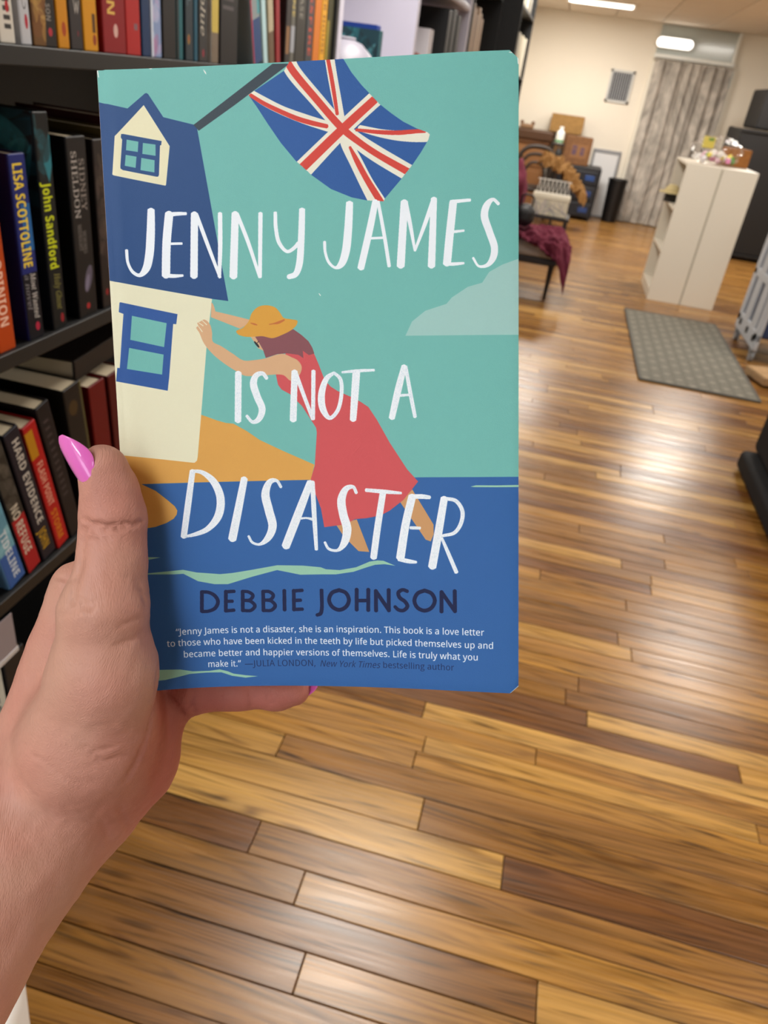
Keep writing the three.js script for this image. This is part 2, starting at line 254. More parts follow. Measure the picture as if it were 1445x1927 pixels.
  art.poly('wave', [[-0.5,155.6],[5.7,155.7],[10.7,156.1],[5.6,156.9],[-0.5,156.8]]);
  art.poly('wave', [[2.3,195.8],[6.7,195.7],[14.9,196.2],[19,197.1],[24.6,197.2],[28.3,196.8],[31.1,197.6],[33,198.5],[37.3,199.2],[41.6,199.6],[37.2,200.1],[32.5,199.3],[28.8,197.9],[23.6,197.8],[18,198],[13.8,198.9],[9.8,199.6],[6.3,199.7],[2.1,199.4]]);
  art.poly('wave', [[116.1,133.3],[117.9,132.9],[124.7,133],[133.3,132.9],[133.3,133.6],[124.7,133.6],[117.3,133.5]]);
  art.stroke('foil', [[14.5,42.6,2.3],[13.9,49.9,2.67],[13,56.6,2.67],[11.7,60.7,2.3],[9.5,62.7,1.14],[7.5,61.7,1],[6.1,58.8,0.9],[5.9,54.8,0.99]]);
  art.stroke('foil', [[20.2,43.9,2.68],[18.9,52.3,2.69],[18,62.8,2.69]]);
  art.stroke('foil', [[19.4,44.1,1.39],[22.5,43.8,1.2],[25.7,43.8,0.93]]);
  art.stroke('foil', [[19.6,53,0.83],[23.8,53,0.74]]);
  art.stroke('foil', [[17.6,62.9,1.3],[20.8,63.1,1.12],[23.5,63,0.75]]);
  art.stroke('foil', [[28.4,44.1,2.32],[27.1,63.2,2.44]]);
  art.stroke('foil', [[29,44.1,1.21],[32.1,53.5,1.21],[35.6,63.9,0.94]]);
  art.stroke('foil', [[36.7,44.1,1.4],[36.2,54,1.4],[35.4,63.6,1.13]]);
  art.stroke('foil', [[41.6,44.4,2.33],[40,63.6,2.54]]);
  art.stroke('foil', [[42.2,44.4,1.21],[45.3,53,1.22],[48.6,64.2,0.94]]);
  art.stroke('foil', [[49.8,44.5,1.39],[48.7,64.1,1.22]]);
  art.stroke('foil', [[54.6,44.4,1.11],[54.6,49.3,1.21],[55.5,53.8,1.21],[58,56.5,1.03],[60.6,55.2,1.12],[61.6,54,1.03]]);
  art.stroke('foil', [[63.3,43.9,1.94],[62.6,53.6,2.14],[61.6,61.1,2.15],[60.3,63.7,1.78],[58.1,64.4,1.5]]);
  art.stroke('foil', [[78.6,42.6,2.26],[77.9,50.7,2.55],[76.9,57.4,2.57],[75.4,61,2.1],[73.5,62.1,0.86],[71.4,60.4,0.86],[70.3,57.1,0.86],[70.2,54,0.95]]);
  art.stroke('foil', [[86.8,42.5,1.97],[85,50.1,2.17],[81.7,62.4,2.19]]);
  art.stroke('foil', [[87.7,42.5,1.03],[89.4,52.5,1.13],[90.8,62.3,1.13]]);
  art.stroke('foil', [[85.1,53.5,0.71],[89.2,53.5,0.71]]);
  art.stroke('foil', [[96,43.1,2.32],[94.5,62.2,2.54]]);
  art.stroke('foil', [[96.4,43.1,1.39],[97.8,50.2,1.21],[99.1,57.9,0.75]]);
  art.stroke('foil', [[99.1,57.9,0.75],[102.2,50.4,1.21],[105.3,42.5,1.48]]);
  art.stroke('foil', [[105.3,42.6,1.94],[104.3,62.7,2.33]]);
  art.stroke('foil', [[111.3,44,2.39],[110.3,52.2,2.49],[109.2,62.2,2.51]]);
  art.stroke('foil', [[110.6,43.7,1.19],[113.8,43.5,1.01],[116.6,43.4,0.91]]);
  art.stroke('foil', [[111.5,52.7,0.83],[114.6,52.5,0.69]]);
  art.stroke('foil', [[108.8,62.5,0.93],[111.8,62.5,1.02],[114.5,62.4,0.69]]);
  art.stroke('foil', [[125.4,44.9,1],[123.7,43.5,1],[121.8,45.1,2.01],[121,48.2,2.29],[122.5,53.1,2.2],[124.1,58.1,2.2],[123.6,61.2,2.02],[121.8,63.3,1.2],[119.2,63.5,0.69],[117.4,60.9,0.74]]);
  art.stroke('foil', [[40,94.7,2.16],[39.1,110.2,2.18]]);
  art.stroke('foil', [[49.4,96.5,1.18],[48.1,94.9,1.28],[46,95.5,1.77],[44.9,98,2.36],[45.9,102.3,2.37],[47.4,106.7,2.28],[46,110,1.78],[44,110.8,1.09],[42.1,108.7,0.99]]);
  art.stroke('foil', [[58.8,94.7,2.06],[57.7,110.3,2.28]]);
  art.stroke('foil', [[59,94.7,1.47],[61.7,102.7,1.28],[64.3,110.2,1.19]]);
  art.stroke('foil', [[65.1,94.6,1.37],[64.4,110.2,1.29]]);
  art.stroke('foil', [[71.9,95.3,0.88],[69.4,97.1,1.66],[67.5,102.4,2.26],[67.9,107.2,2.17],[70,110,1.28],[72.6,107.8,1.28],[74.2,102,1.27],[73.9,97.3,1.17],[71.9,95.3,0.88]]);
  art.stroke('foil', [[79.3,95.4,2.53],[78.6,102.6,2.44],[77.8,110.6,2.16]]);
  art.stroke('foil', [[74.6,95.2,0.68],[79.6,94.9,0.97],[85.2,94.8,0.77]]);
  art.stroke('foil', [[95,94,1.82],[93,101.1,2.22],[90.7,110.3,2.04]]);
  art.stroke('foil', [[95.5,94,1.15],[97,103.1,1.25],[98.3,110.2,1.16]]);
  art.stroke('foil', [[93.7,103.2,0.87],[97.3,103,0.72]]);
  art.stroke('foil', [[22.9,126.9,1.88],[20.8,138,2.12],[18.7,149.1,2.04]]);
  art.stroke('foil', [[23.1,126.8,0.94],[26,127.3,1.42],[29.8,130.6,2.38],[31.8,136.2,2.71],[30.7,142.3,2.64],[26.9,146.7,1.83],[22.8,148.4,1.35],[19,149.2,0.71]]);
  art.stroke('foil', [[40.2,129.9,2.32],[37.6,140.4,2.65],[35.1,150.3,2.82]]);
  art.stroke('foil', [[52.6,132.8,0.97],[51.2,130.6,1.04],[49,130.9,1.85],[47.2,134.9,2.74],[48.1,140.6,2.91],[49.1,146.3,2.84],[47.3,150.3,2.19],[44.3,152.4,0.89],[41.9,151.7,0.81],[40.7,149.5,0.81]]);
  art.stroke('foil', [[62.6,131.5,2.33],[58.2,141.9,2.83],[53.4,153.1,2.85]]);
  art.stroke('foil', [[63.4,131.3,1.52],[63.6,142,1.61],[63.9,154.4,1.14]]);
  art.stroke('foil', [[58.5,143.7,0.73],[60.9,143.5,0.65],[63.1,144,0.97]]);
  art.stroke('foil', [[78.2,135.1,1.05],[77.2,133.1,1.12],[74.9,133.6,1.87],[73.1,137.3,2.78],[73.5,142.2,2.86],[74.7,147.5,2.94],[73.6,152.1,2.42],[71.2,154.7,0.99],[68.2,154.2,0.91],[66.9,151.9,0.84]]);
  art.stroke('foil', [[81.5,134.2,1.19],[87.9,134.8,1.33],[93.3,135.3,0.81]]);
  art.stroke('foil', [[87.2,135,2.15],[85,147.5,2.25],[83.5,157.1,2.26]]);
  art.stroke('foil', [[96.9,136.6,2.57],[94.7,145.3,2.66],[92.6,157.2,2.84]]);
  art.stroke('foil', [[96.7,136.5,1.4],[100,136.5,1.54],[102.7,136.8,1.24]]);
  art.stroke('foil', [[96.2,147,1.04],[99.4,147.1,0.96]]);
  art.stroke('foil', [[92.1,157.7,1.42],[95.3,158.4,1.42],[97.9,158.7,0.89]]);
  art.stroke('foil', [[107.5,137.3,2.39],[105.4,149,2.63],[103.3,160.1,2.73]]);
  art.stroke('foil', [[108,137.2,1.09],[111.3,138,1.23],[113.4,141.3,1.3],[113,145.3,1.3],[110.8,148.6,1.16],[106.8,149.7,0.95]]);
  art.stroke('foil', [[106.6,150.5,0.88],[108.9,156.1,1.24],[111.3,162,1.32]]);
  art.stroke('dark', [[23.7,168.6,1.25],[23.3,175.7,1.25]]);
  art.stroke('dark', [[23.8,168.7,1.16],[26.1,169,1.16],[28.1,170.3,1.26],[29,172.3,1.26],[27.9,174.6,1.26],[25.7,175.6,1.16],[23.4,175.7,1.16]]);
  art.stroke('dark', [[31.9,168.7,1.27],[31.5,175.8,1.27]]);
  art.stroke('dark', [[31.9,168.9,1.17],[34.8,168.8,1.18]]);
  art.stroke('dark', [[31.7,172.3,1.17],[34,172.3,1.18]]);
  art.stroke('dark', [[31.5,175.7,1.17],[34.4,175.5,1.18]]);
  art.stroke('dark', [[37.7,168.8,1.27],[37.4,175.8,1.28]]);
  art.stroke('dark', [[37.7,168.9,1.13],[39.7,169.1,1.13],[41.2,170.4,1.18],[40.1,171.9,1.14],[37.8,172.1,1.13]]);
  art.stroke('dark', [[37.8,172.1,1.13],[40.2,172.4,1.14],[41.7,174.1,1.23],[40.2,175.7,1.14],[37.6,175.7,1.14]]);
  art.stroke('dark', [[44.8,168.9,1.28],[44.6,175.9,1.28]]);
  art.stroke('dark', [[44.8,169,1.14],[46.9,169.1,1.14],[48.3,170.4,1.19],[47.3,171.9,1.14],[44.9,172.1,1.14]]);
  art.stroke('dark', [[44.9,172.1,1.14],[47.4,172.4,1.14],[48.8,174.1,1.24],[47.4,175.7,1.14],[44.8,175.8,1.14]]);
  art.stroke('dark', [[52.2,168.7,1.28],[52,175.7,1.29]]);
  art.stroke('dark', [[55.5,168.7,1.28],[55.3,175.7,1.29]]);
  art.stroke('dark', [[55.5,168.9,1.19],[58.5,168.7,1.19]]);
  art.stroke('dark', [[55.4,172.3,1.19],[57.8,172.2,1.19]]);
  art.stroke('dark', [[55.3,175.5,1.19],[58.3,175.4,1.19]]);
  art.stroke('dark', [[65.2,168.5,1.28],[65,175.6,1.29],[64.5,177,1.29],[63.3,177.5,1.14]]);
  art.stroke('dark', [[71.3,168.6,1.33],[68.8,169.6,1.33],[67.7,172.1,1.33],[68.7,174.5,1.34],[71.1,175.6,1.33],[73.5,174.5,1.33],[74.6,172.1,1.33],[73.6,169.6,1.33],[71.3,168.6,1.33]]);
  art.stroke('dark', [[77.4,168.3,1.32],[77.2,175.6,1.33]]);
  art.stroke('dark', [[81.4,168.3,1.32],[81.2,175.7,1.32]]);
  art.stroke('dark', [[77.3,172.3,1.22],[81.3,172.2,1.22]]);
  art.stroke('dark', [[83.9,175.8,1.32],[84,168.7,1.32]]);
  art.stroke('dark', [[84,168.9,1.32],[88.2,175.3,1.32]]);
  art.stroke('dark', [[88.4,168.3,1.31],[88.3,175.7,1.32]]);
  art.stroke('dark', [[94.8,168.8,1.2],[93.2,168.3,1.2],[91.7,169.3,1.31],[92.1,171,1.31],[93.9,172.4,1.3],[94.7,174,1.3],[93.3,175.5,1.21],[91.6,175.3,1.21],[90.4,174.2,1.11]]);
  art.stroke('dark', [[100.6,168.4,1.29],[98.2,169.5,1.3],[97.1,172,1.3],[98.1,174.4,1.3],[100.5,175.4,1.3],[102.9,174.3,1.29],[104,171.8,1.29],[102.9,169.4,1.29],[100.6,168.4,1.29]]);
  art.stroke('dark', [[106.2,175.7,1.29],[106.3,168.7,1.28]]);
  art.stroke('dark', [[106.3,168.9,1.28],[110.6,175.2,1.28]]);
  art.stroke('dark', [[110.7,168.3,1.27],[110.7,175.5,1.28]]);
  art.text('white', 'normal', [[14.1,183.7],[120.4,183.5]], '“Jenny James is not a disaster, she is an inspiration. This book is a love letter');
  art.text('white', 'normal', [[10.9,187.7],[123.5,188]], 'to those who have been kicked in the teeth by life but picked themselves up and');
  art.text('white', 'normal', [[16.1,191.9],[118.4,192.2]], 'became better and happier versions of themselves. Life is truly what you');
  art.text('white', 'normal', [[24.2,195.8],[35.8,195.9]], 'make it.”');
  art.text('navy', 'normal', [[37,196],[62.3,195.9]], '—JULIA LONDON,');
  art.text('navy', 'italic', [[63.5,196],[84.8,196.2]], 'New York Times');
  art.text('navy', 'normal', [[85.7,196.1],[110.3,196.1]], 'bestselling author');
  art.stroke('wear', [[128.5,203.6,0.13],[132.1,200,0.18]]);
  art.stroke('wear', [[0.1,-0.1,0.33],[3.1,-0.4,0.33],[5.6,-0.5,0.17]]);
  art.stroke('wear', [[0.1,-0.1,0.33],[0.4,2.1,0.16]]);
  art.stroke('wear', [[128.7,0.6,0.16],[131,1.1,0.32],[131.5,4,0.24]]);
  art.stroke('wear', [[16.5,-0.1,0.17],[17.2,0,0.34],[17.9,-0.3,0.17]]);
  art.stroke('wear', [[33.8,1,0.08],[34.3,1.8,0.34],[34.6,2.4,0.08]]);
  art.stroke('wear', [[67.8,69.9,0.17],[68.3,70.6,0.26]]);
  art.stroke('wear', [[131.7,95.1,0.13],[131.7,130.8,0.13],[132.1,200.4,0.13]]);
  const coverMap = new THREE.CanvasTexture(art.c); coverMap.colorSpace = THREE.SRGBColorSpace;
  const coverRough = new THREE.CanvasTexture(art.f);
  const grainy = dataTexture(256, 256, (u, v) => 0.5 + 0.25 * tiled(u, v, 60, 60, 1) + 0.25 * tiled(u, v, 110, 110, 3), false); grainy.repeat.set(5, 8);
  const book = thing('paperback_book', 'paperback with teal and blue cover of a woman pushing a house, held in a hand', 'book');
  bookWorld.decompose(book.position, book.quaternion, book.scale);
  // a bowed sheet with rounded outer corners, from z = bow - back to z = bow - back - thick
  const sheet = (back, thick, x0, x1, y0, y1, corner, nx = 48, ny = 48) => {
    const pos = [], uv = [], idx = [];
    for (const side of [0, 1]) for (let j = 0; j <= ny; j++) for (let i = 0; i <= nx; i++) {
      const u = Math.pow(i / nx, 1), x = x0 + (x1 - x0) * u, cut = x > x1 - corner ? corner - Math.sqrt(Math.max(0, corner * corner - (x - x1 + corner) ** 2)) : 0;
      const y = y0 + cut + (y1 - y0 - 2 * cut) * (j / ny);
      const round = side ? 0 : -0.0011 * Math.max(0, 1 - (x - x0) / 0.0018) ** 2;
      pos.push(x, y, bow(x / BW, y / BH) - back - side * thick + (back ? 0 : round)); uv.push(x / BW, y / BH);
    }
    const n = (nx + 1) * (ny + 1), at = (s, i, j) => s * n + j * (nx + 1) + i, quad = (a, b, c, d) => idx.push(a, b, c, a, c, d);
    for (let j = 0; j < ny; j++) for (let i = 0; i < nx; i++) { quad(at(0, i, j), at(0, i + 1, j), at(0, i + 1, j + 1), at(0, i, j + 1)); quad(at(1, i, j), at(1, i, j + 1), at(1, i + 1, j + 1), at(1, i + 1, j)); }
    for (let i = 0; i < nx; i++) { quad(at(1, i, 0), at(1, i + 1, 0), at(0, i + 1, 0), at(0, i, 0)); quad(at(0, i, ny), at(0, i + 1, ny), at(1, i + 1, ny), at(1, i, ny)); }
    for (let j = 0; j < ny; j++) { quad(at(0, nx, j), at(1, nx, j), at(1, nx, j + 1), at(0, nx, j + 1)); quad(at(1, 0, j), at(0, 0, j), at(0, 0, j + 1), at(1, 0, j + 1)); }
    const g = new THREE.BufferGeometry(); g.setAttribute('position', new THREE.Float32BufferAttribute(pos, 3)); g.setAttribute('uv', new THREE.Float32BufferAttribute(uv, 2)); g.setIndex(idx); g.computeVertexNormals(); return g;
  };
  const coverMat = phys('#ffffff', 1, { map: coverMap, roughnessMap: coverRough, bumpMap: grainy, bumpScale: 0.00006, specularIntensity: 0.4, clearcoat: 0.05, clearcoatRoughness: 0.3 });
  part('front_cover', sheet(0, 0.0004, 0, BW, 0, BH, 0.0025), coverMat, book, 'illustrated front cover with white brush lettering');
  part('back_cover', sheet(BT - 0.0004, 0.0004, 0, BW, 0, BH, 0.0025, 24, 24), mat('#3a6aa8', 0.5), book);
  part('page_block', sheet(0.0006, BT - 0.0014, 0.0008, BW - 0.0012, 0.001, BH - 0.001, 0.0025, 30, 30), mat('#e7dcc6', 0.9), book, 'cream page edges');
  part('spine', rbox(0.0006, BH, BT - 0.001, 0.0003, 0.0001, BH / 2, -BT / 2), mat('#b79f97', 0.6), book, 'worn pinkish spine edge');
}

// ---------------------------------------------------------------- the hand that holds it
{
  const p = V, bone = (a, ra, b, rb) => ({ a, b, ra, rb, d: b.clone().sub(a), l2: a.distanceToSquared(b) });
  const person = thing('person', 'hand and forearm with long glossy pink nails holding up the paperback', 'person', [-0.1270, 1.2509, -0.1546]);
  const nails = [];
  const nail = (base, tip, normal, wide) => nails.push({ base, tip, normal, wide });
  const bones = {
    palm: [
      bone(p(-0.0108,0.0728,-0.0381), 0.0105, p(-0.0166,0.0042,-0.0058), 0.019),
      bone(p(-0.0042,0.0483,-0.0469), 0.011, p(-0.0079,-0.0041,-0.0081), 0.018),
      bone(p(0.0105,0.0343,-0.0444), 0.0105, p(0.0038,-0.0062,-0.0087), 0.017),
      bone(p(0.0231,0.0255,-0.0353), 0.0088, p(0.0158,0.0089,-0.0207), 0.014),
      bone(p(0.0164,0.0120,-0.0203), 0.0152, p(0.0056,0.0009,-0.0085), 0.017),
      bone(p(0.0174,0.0689,-0.0080), 0.0165, p(0.0102,0.0385,-0.0046), 0.02),
      bone(p(0.0102,0.0385,-0.0046), 0.02, p(0.0001,0.0077,-0.0011), 0.02),
      bone(p(0.0084,0.0444,-0.0219), 0.016, p(0.0090,0.0210,-0.0127), 0.02),
      bone(p(-0.0004,0.0024,-0.0060), 0.019, p(-0.0078,-0.0021,0.0131), 0.0245),
      bone(p(-0.0088,0.0083,-0.0000), 0.0215, p(-0.0236,0.0016,0.0227), 0.025),
      bone(p(-0.0078,-0.0021,0.0131), 0.0247, p(-0.0268,-0.0423,0.1117), 0.037),
      bone(p(-0.0236,0.0016,0.0227), 0.025, p(-0.0383,-0.0258,0.1095), 0.036),
    ],
    thumb: [
      bone(p(0.0050,0.1294,-0.0338), 0.0076, p(0.0098,0.1121,-0.0301), 0.0089),
      bone(p(0.0096,0.1220,-0.0336), 0.007, p(0.0102,0.1185,-0.0322), 0.0072),
      bone(p(0.0098,0.1121,-0.0301), 0.0089, p(0.0122,0.1009,-0.0239), 0.01),
      bone(p(0.0122,0.1009,-0.0239), 0.01, p(0.0142,0.0886,-0.0145), 0.0128),
      bone(p(0.0142,0.0886,-0.0145), 0.0128, p(0.0148,0.0661,-0.0088), 0.016),
    ],
    pinky: [
      bone(p(0.0194,0.0289,-0.0379), 0.01, p(0.0300,0.0325,-0.0429), 0.0089),
      bone(p(0.0300,0.0325,-0.0429), 0.0089, p(0.0488,0.0349,-0.0491), 0.0079),
      bone(p(0.0489,0.0345,-0.0489), 0.0079, p(0.0622,0.0364,-0.0515), 0.0076),
      bone(p(0.0622,0.0364,-0.0515), 0.0076, p(0.0687,0.0385,-0.0520), 0.0067),
    ],
    ring: [
      bone(p(0.0085,0.0360,-0.0428), 0.01, p(0.0140,0.0388,-0.0488), 0.0095),
      bone(p(0.0140,0.0388,-0.0488), 0.0095, p(0.0377,0.0514,-0.0612), 0.0086),
      bone(p(0.0377,0.0514,-0.0612), 0.0086, p(0.0536,0.0584,-0.0656), 0.008),
      bone(p(0.0536,0.0584,-0.0656), 0.008, p(0.0636,0.0633,-0.0677), 0.0072),
    ],
    middle: [
      bone(p(-0.0056,0.0496,-0.0463), 0.0105, p(0.0021,0.0546,-0.0552), 0.009800000000000001),
      bone(p(0.0021,0.0546,-0.0552), 0.009800000000000001, p(0.0290,0.0704,-0.0700), 0.0089),
      bone(p(0.0290,0.0704,-0.0700), 0.0089, p(0.0489,0.0802,-0.0754), 0.008199999999999999),
      bone(p(0.0489,0.0802,-0.0754), 0.008199999999999999, p(0.0589,0.0847,-0.0774), 0.0074),
    ],
    index: [
      bone(p(-0.0122,0.0704,-0.0400), 0.0105, p(-0.0104,0.0717,-0.0552), 0.009800000000000001),
      bone(p(-0.0104,0.0717,-0.0552), 0.009800000000000001, p(0.0130,0.0880,-0.0756), 0.0089),
      bone(p(0.0130,0.0880,-0.0756), 0.0089, p(0.0326,0.0984,-0.0814), 0.0081),
      bone(p(0.0326,0.0984,-0.0814), 0.0081, p(0.0428,0.1038,-0.0827), 0.0073),
    ],
  };
  const creases = [
    { deep: 0.00050, wide: 0.00080, line: [p(0.0046,0.1169,-0.0218), p(0.0062,0.1171,-0.0212), p(0.0076,0.1171,-0.0209), p(0.0089,0.1171,-0.0206), p(0.0103,0.1172,-0.0207), p(0.0118,0.1172,-0.0209), p(0.0131,0.1171,-0.0212), p(0.0141,0.1173,-0.0217), p(0.0151,0.1175,-0.0224), p(0.0160,0.1176,-0.0231)] },
    { deep: 0.00080, wide: 0.00090, line: [p(0.0060,0.1146,-0.0205), p(0.0079,0.1150,-0.0200), p(0.0095,0.1151,-0.0198), p(0.0111,0.1150,-0.0197), p(0.0126,0.1154,-0.0202), p(0.0141,0.1157,-0.0209), p(0.0154,0.1158,-0.0217), p(0.0162,0.1160,-0.0224), p(0.0170,0.1162,-0.0232), p(0.0177,0.1162,-0.0241)] },
    { deep: 0.00060, wide: 0.00090, line: [p(0.0061,0.1123,-0.0194), p(0.0082,0.1128,-0.0187), p(0.0100,0.1129,-0.0184), p(0.0117,0.1128,-0.0184), p(0.0132,0.1132,-0.0189), p(0.0146,0.1134,-0.0196), p(0.0160,0.1135,-0.0205)] },
    { deep: 0.00035, wide: 0.00080, line: [p(0.0074,0.1105,-0.0176), p(0.0095,0.1111,-0.0173), p(0.0114,0.1113,-0.0173), p(0.0130,0.1114,-0.0175), p(0.0141,0.1116,-0.0179), p(0.0151,0.1118,-0.0185), p(0.0161,0.1119,-0.0192)] },
    { deep: 0.00060, wide: 0.00080, line: [p(0.0172,0.1173,-0.0241), p(0.0180,0.1169,-0.0249), p(0.0187,0.1165,-0.0257), p(0.0193,0.1159,-0.0267), p(0.0197,0.1158,-0.0276), p(0.0200,0.1155,-0.0287), p(0.0202,0.1151,-0.0299)] },
    { deep: 0.00070, wide: 0.00130, line: [p(0.0054,0.1136,-0.0204), p(0.0060,0.1108,-0.0186), p(0.0068,0.1083,-0.0164), p(0.0076,0.1058,-0.0143), p(0.0077,0.1041,-0.0128), p(0.0079,0.1026,-0.0112), p(0.0081,0.1011,-0.0094), p(0.0087,0.1001,-0.0077), p(0.0093,0.0990,-0.0061), p(0.0098,0.0978,-0.0046)] },
    { deep: 0.00060, wide: 0.00090, line: [p(-0.0169,0.0804,-0.0340), p(-0.0148,0.0812,-0.0331), p(-0.0131,0.0815,-0.0327), p(-0.0116,0.0817,-0.0325)] },
    { deep: 0.00060, wide: 0.00090, line: [p(0.0043,0.1002,-0.0123), p(0.0059,0.1012,-0.0115), p(0.0071,0.1019,-0.0111)] },
    { deep: 0.00050, wide: 0.00100, line: [p(0.0089,0.0969,-0.0041), p(0.0095,0.0975,-0.0044), p(0.0100,0.0981,-0.0048), p(0.0106,0.0987,-0.0051), p(0.0116,0.0989,-0.0050), p(0.0125,0.0990,-0.0049), p(0.0135,0.0991,-0.0049), p(0.0147,0.0987,-0.0045), p(0.0158,0.0983,-0.0042), p(0.0170,0.0978,-0.0039)] },
    { deep: 0.00030, wide: 0.00110, line: [p(0.0054,0.0920,-0.0037), p(0.0087,0.0947,-0.0028), p(0.0112,0.0964,-0.0029), p(0.0133,0.0977,-0.0035), p(0.0152,0.0986,-0.0044), p(0.0169,0.0993,-0.0055), p(0.0185,0.0998,-0.0069)] },
    { deep: 0.00040, wide: 0.00100, line: [p(0.0237,0.1015,-0.0184), p(0.0244,0.1001,-0.0185), p(0.0250,0.0986,-0.0186), p(0.0257,0.0971,-0.0188), p(0.0266,0.0953,-0.0180), p(0.0274,0.0934,-0.0172), p(0.0281,0.0912,-0.0167)] },
    { deep: 0.00035, wide: 0.00090, line: [p(0.0249,0.0922,-0.0057), p(0.0258,0.0922,-0.0069), p(0.0266,0.0922,-0.0081), p(0.0272,0.0920,-0.0096), p(0.0278,0.0917,-0.0112), p(0.0283,0.0910,-0.0131), p(0.0285,0.0900,-0.0155)] },
    { deep: 0.00035, wide: 0.00090, line: [p(0.0244,0.0867,-0.0029), p(0.0255,0.0866,-0.0041), p(0.0265,0.0864,-0.0054), p(0.0275,0.0860,-0.0069), p(0.0282,0.0859,-0.0089), p(0.0287,0.0855,-0.0112), p(0.0289,0.0845,-0.0142)] },
    { deep: 0.00110, wide: 0.00150, line: [p(0.0328,0.0721,-0.0141), p(0.0339,0.0695,-0.0113), p(0.0337,0.0642,-0.0108)] },
    { deep: 0.00110, wide: 0.00150, line: [p(0.0301,0.0522,-0.0162), p(0.0319,0.0530,-0.0112), p(0.0325,0.0513,-0.0084), p(0.0328,0.0491,-0.0061), p(0.0328,0.0473,-0.0037), p(0.0327,0.0452,-0.0016), p(0.0325,0.0429,0.0002), p(0.0320,0.0413,0.0021), p(0.0314,0.0394,0.0037), p(0.0307,0.0373,0.0052)] },
    { deep: 0.00050, wide: 0.00110, line: [p(0.0267,0.0206,0.0051), p(0.0264,0.0166,0.0039), p(0.0260,0.0123,0.0026), p(0.0257,0.0082,0.0014), p(0.0255,0.0055,0.0007), p(0.0253,0.0027,-0.0001), p(0.0250,-0.0004,-0.0011)] },
    { deep: 0.00025, wide: 0.00100, line: [p(0.0221,0.0171,0.0095), p(0.0221,0.0136,0.0086), p(0.0222,0.0103,0.0079), p(0.0225,0.0072,0.0073), p(0.0226,0.0049,0.0071), p(0.0227,0.0026,0.0068), p(0.0227,0.0001,0.0064)] },
    { deep: 0.00090, wide: 0.00080, line: [p(0.0336,0.0394,-0.0367), p(0.0339,0.0383,-0.0358), p(0.0341,0.0371,-0.0351), p(0.0343,0.0357,-0.0344), p(0.0349,0.0339,-0.0343), p(0.0354,0.0318,-0.0345), p(0.0355,0.0287,-0.0354)] },
    { deep: 0.00080, wide: 0.00080, line: [p(0.0241,0.0385,-0.0336), p(0.0258,0.0375,-0.0331), p(0.0274,0.0363,-0.0327), p(0.0290,0.0350,-0.0324), p(0.0304,0.0330,-0.0323), p(0.0317,0.0306,-0.0326), p(0.0325,0.0272,-0.0338)] },
    { deep: 0.00030, wide: 0.00080, line: [p(0.0035,0.0489,0.0147), p(0.0063,0.0488,0.0155), p(0.0088,0.0484,0.0161), p(0.0111,0.0476,0.0164), p(0.0138,0.0461,0.0166), p(0.0164,0.0443,0.0166), p(0.0187,0.0420,0.0162)] },
    { deep: 0.00030, wide: 0.00090, line: [p(0.0209,0.0529,0.0122), p(0.0226,0.0519,0.0116), p(0.0242,0.0507,0.0109), p(0.0258,0.0493,0.0100), p(0.0274,0.0490,0.0085), p(0.0288,0.0483,0.0069), p(0.0302,0.0475,0.0050)] },
    { deep: 0.00025, wide: 0.00080, line: [p(0.0192,0.0556,0.0120), p(0.0207,0.0550,0.0116), p(0.0222,0.0542,0.0111), p(0.0236,0.0532,0.0105), p(0.0251,0.0534,0.0094), p(0.0265,0.0534,0.0081), p(0.0278,0.0532,0.0067)] },
    { deep: 0.00025, wide: 0.00080, line: [p(0.0001,0.0345,0.0166), p(0.0022,0.0345,0.0173), p(0.0041,0.0341,0.0178), p(0.0058,0.0334,0.0181), p(0.0072,0.0314,0.0182), p(0.0084,0.0290,0.0180), p(0.0096,0.0266,0.0178)] },
    { deep: 0.00030, wide: 0.00090, line: [p(0.0322,0.0540,-0.0023), p(0.0326,0.0504,-0.0036), p(0.0329,0.0465,-0.0050), p(0.0330,0.0418,-0.0069), p(0.0329,0.0365,-0.0061), p(0.0322,0.0297,-0.0063), p(0.0318,0.0233,-0.0061)] },
    { deep: 0.00030, wide: 0.00090, line: [p(0.0311,0.0324,-0.0178), p(0.0317,0.0292,-0.0158), p(0.0321,0.0256,-0.0141), p(0.0325,0.0219,-0.0124)] },
    { deep: 0.00050, wide: 0.00080, line: [p(0.0436,0.0393,-0.0405), p(0.0439,0.0374,-0.0395), p(0.0441,0.0351,-0.0388), p(0.0440,0.0320,-0.0389)] },
    { deep: 0.00030, wide: 0.00080, line: [p(0.0543,0.0404,-0.0433), p(0.0549,0.0383,-0.0422), p(0.0553,0.0355,-0.0418), p(0.0552,0.0310,-0.0428)] },
    { deep: 0.00050, wide: 0.00080, line: [p(0.0613,0.0416,-0.0446), p(0.0619,0.0396,-0.0434), p(0.0624,0.0370,-0.0428), p(0.0625,0.0330,-0.0434)] },
  ];
  nail(p(0.0043,0.1283,-0.0260), p(-0.0047,0.1414,-0.0277), p(-0.3978,0.4749,0.7850), 0.0108);
  nail(p(0.0660,0.0349,-0.0565), p(0.0782,0.0422,-0.0533), p(0.2000,-0.5291,-0.8247), 0.0095);
  nail(p(0.0577,0.0577,-0.0728), p(0.0686,0.0639,-0.0724), p(0.1050,-0.3622,-0.9262), 0.0095);
  nail(p(0.0529,0.0797,-0.0828), p(0.0643,0.0865,-0.0817), p(0.1050,-0.3622,-0.9262), 0.0098);
  nail(p(0.0362,0.0983,-0.0878), p(0.0475,0.1047,-0.0875), p(0.1050,-0.3622,-0.9262), 0.0095);
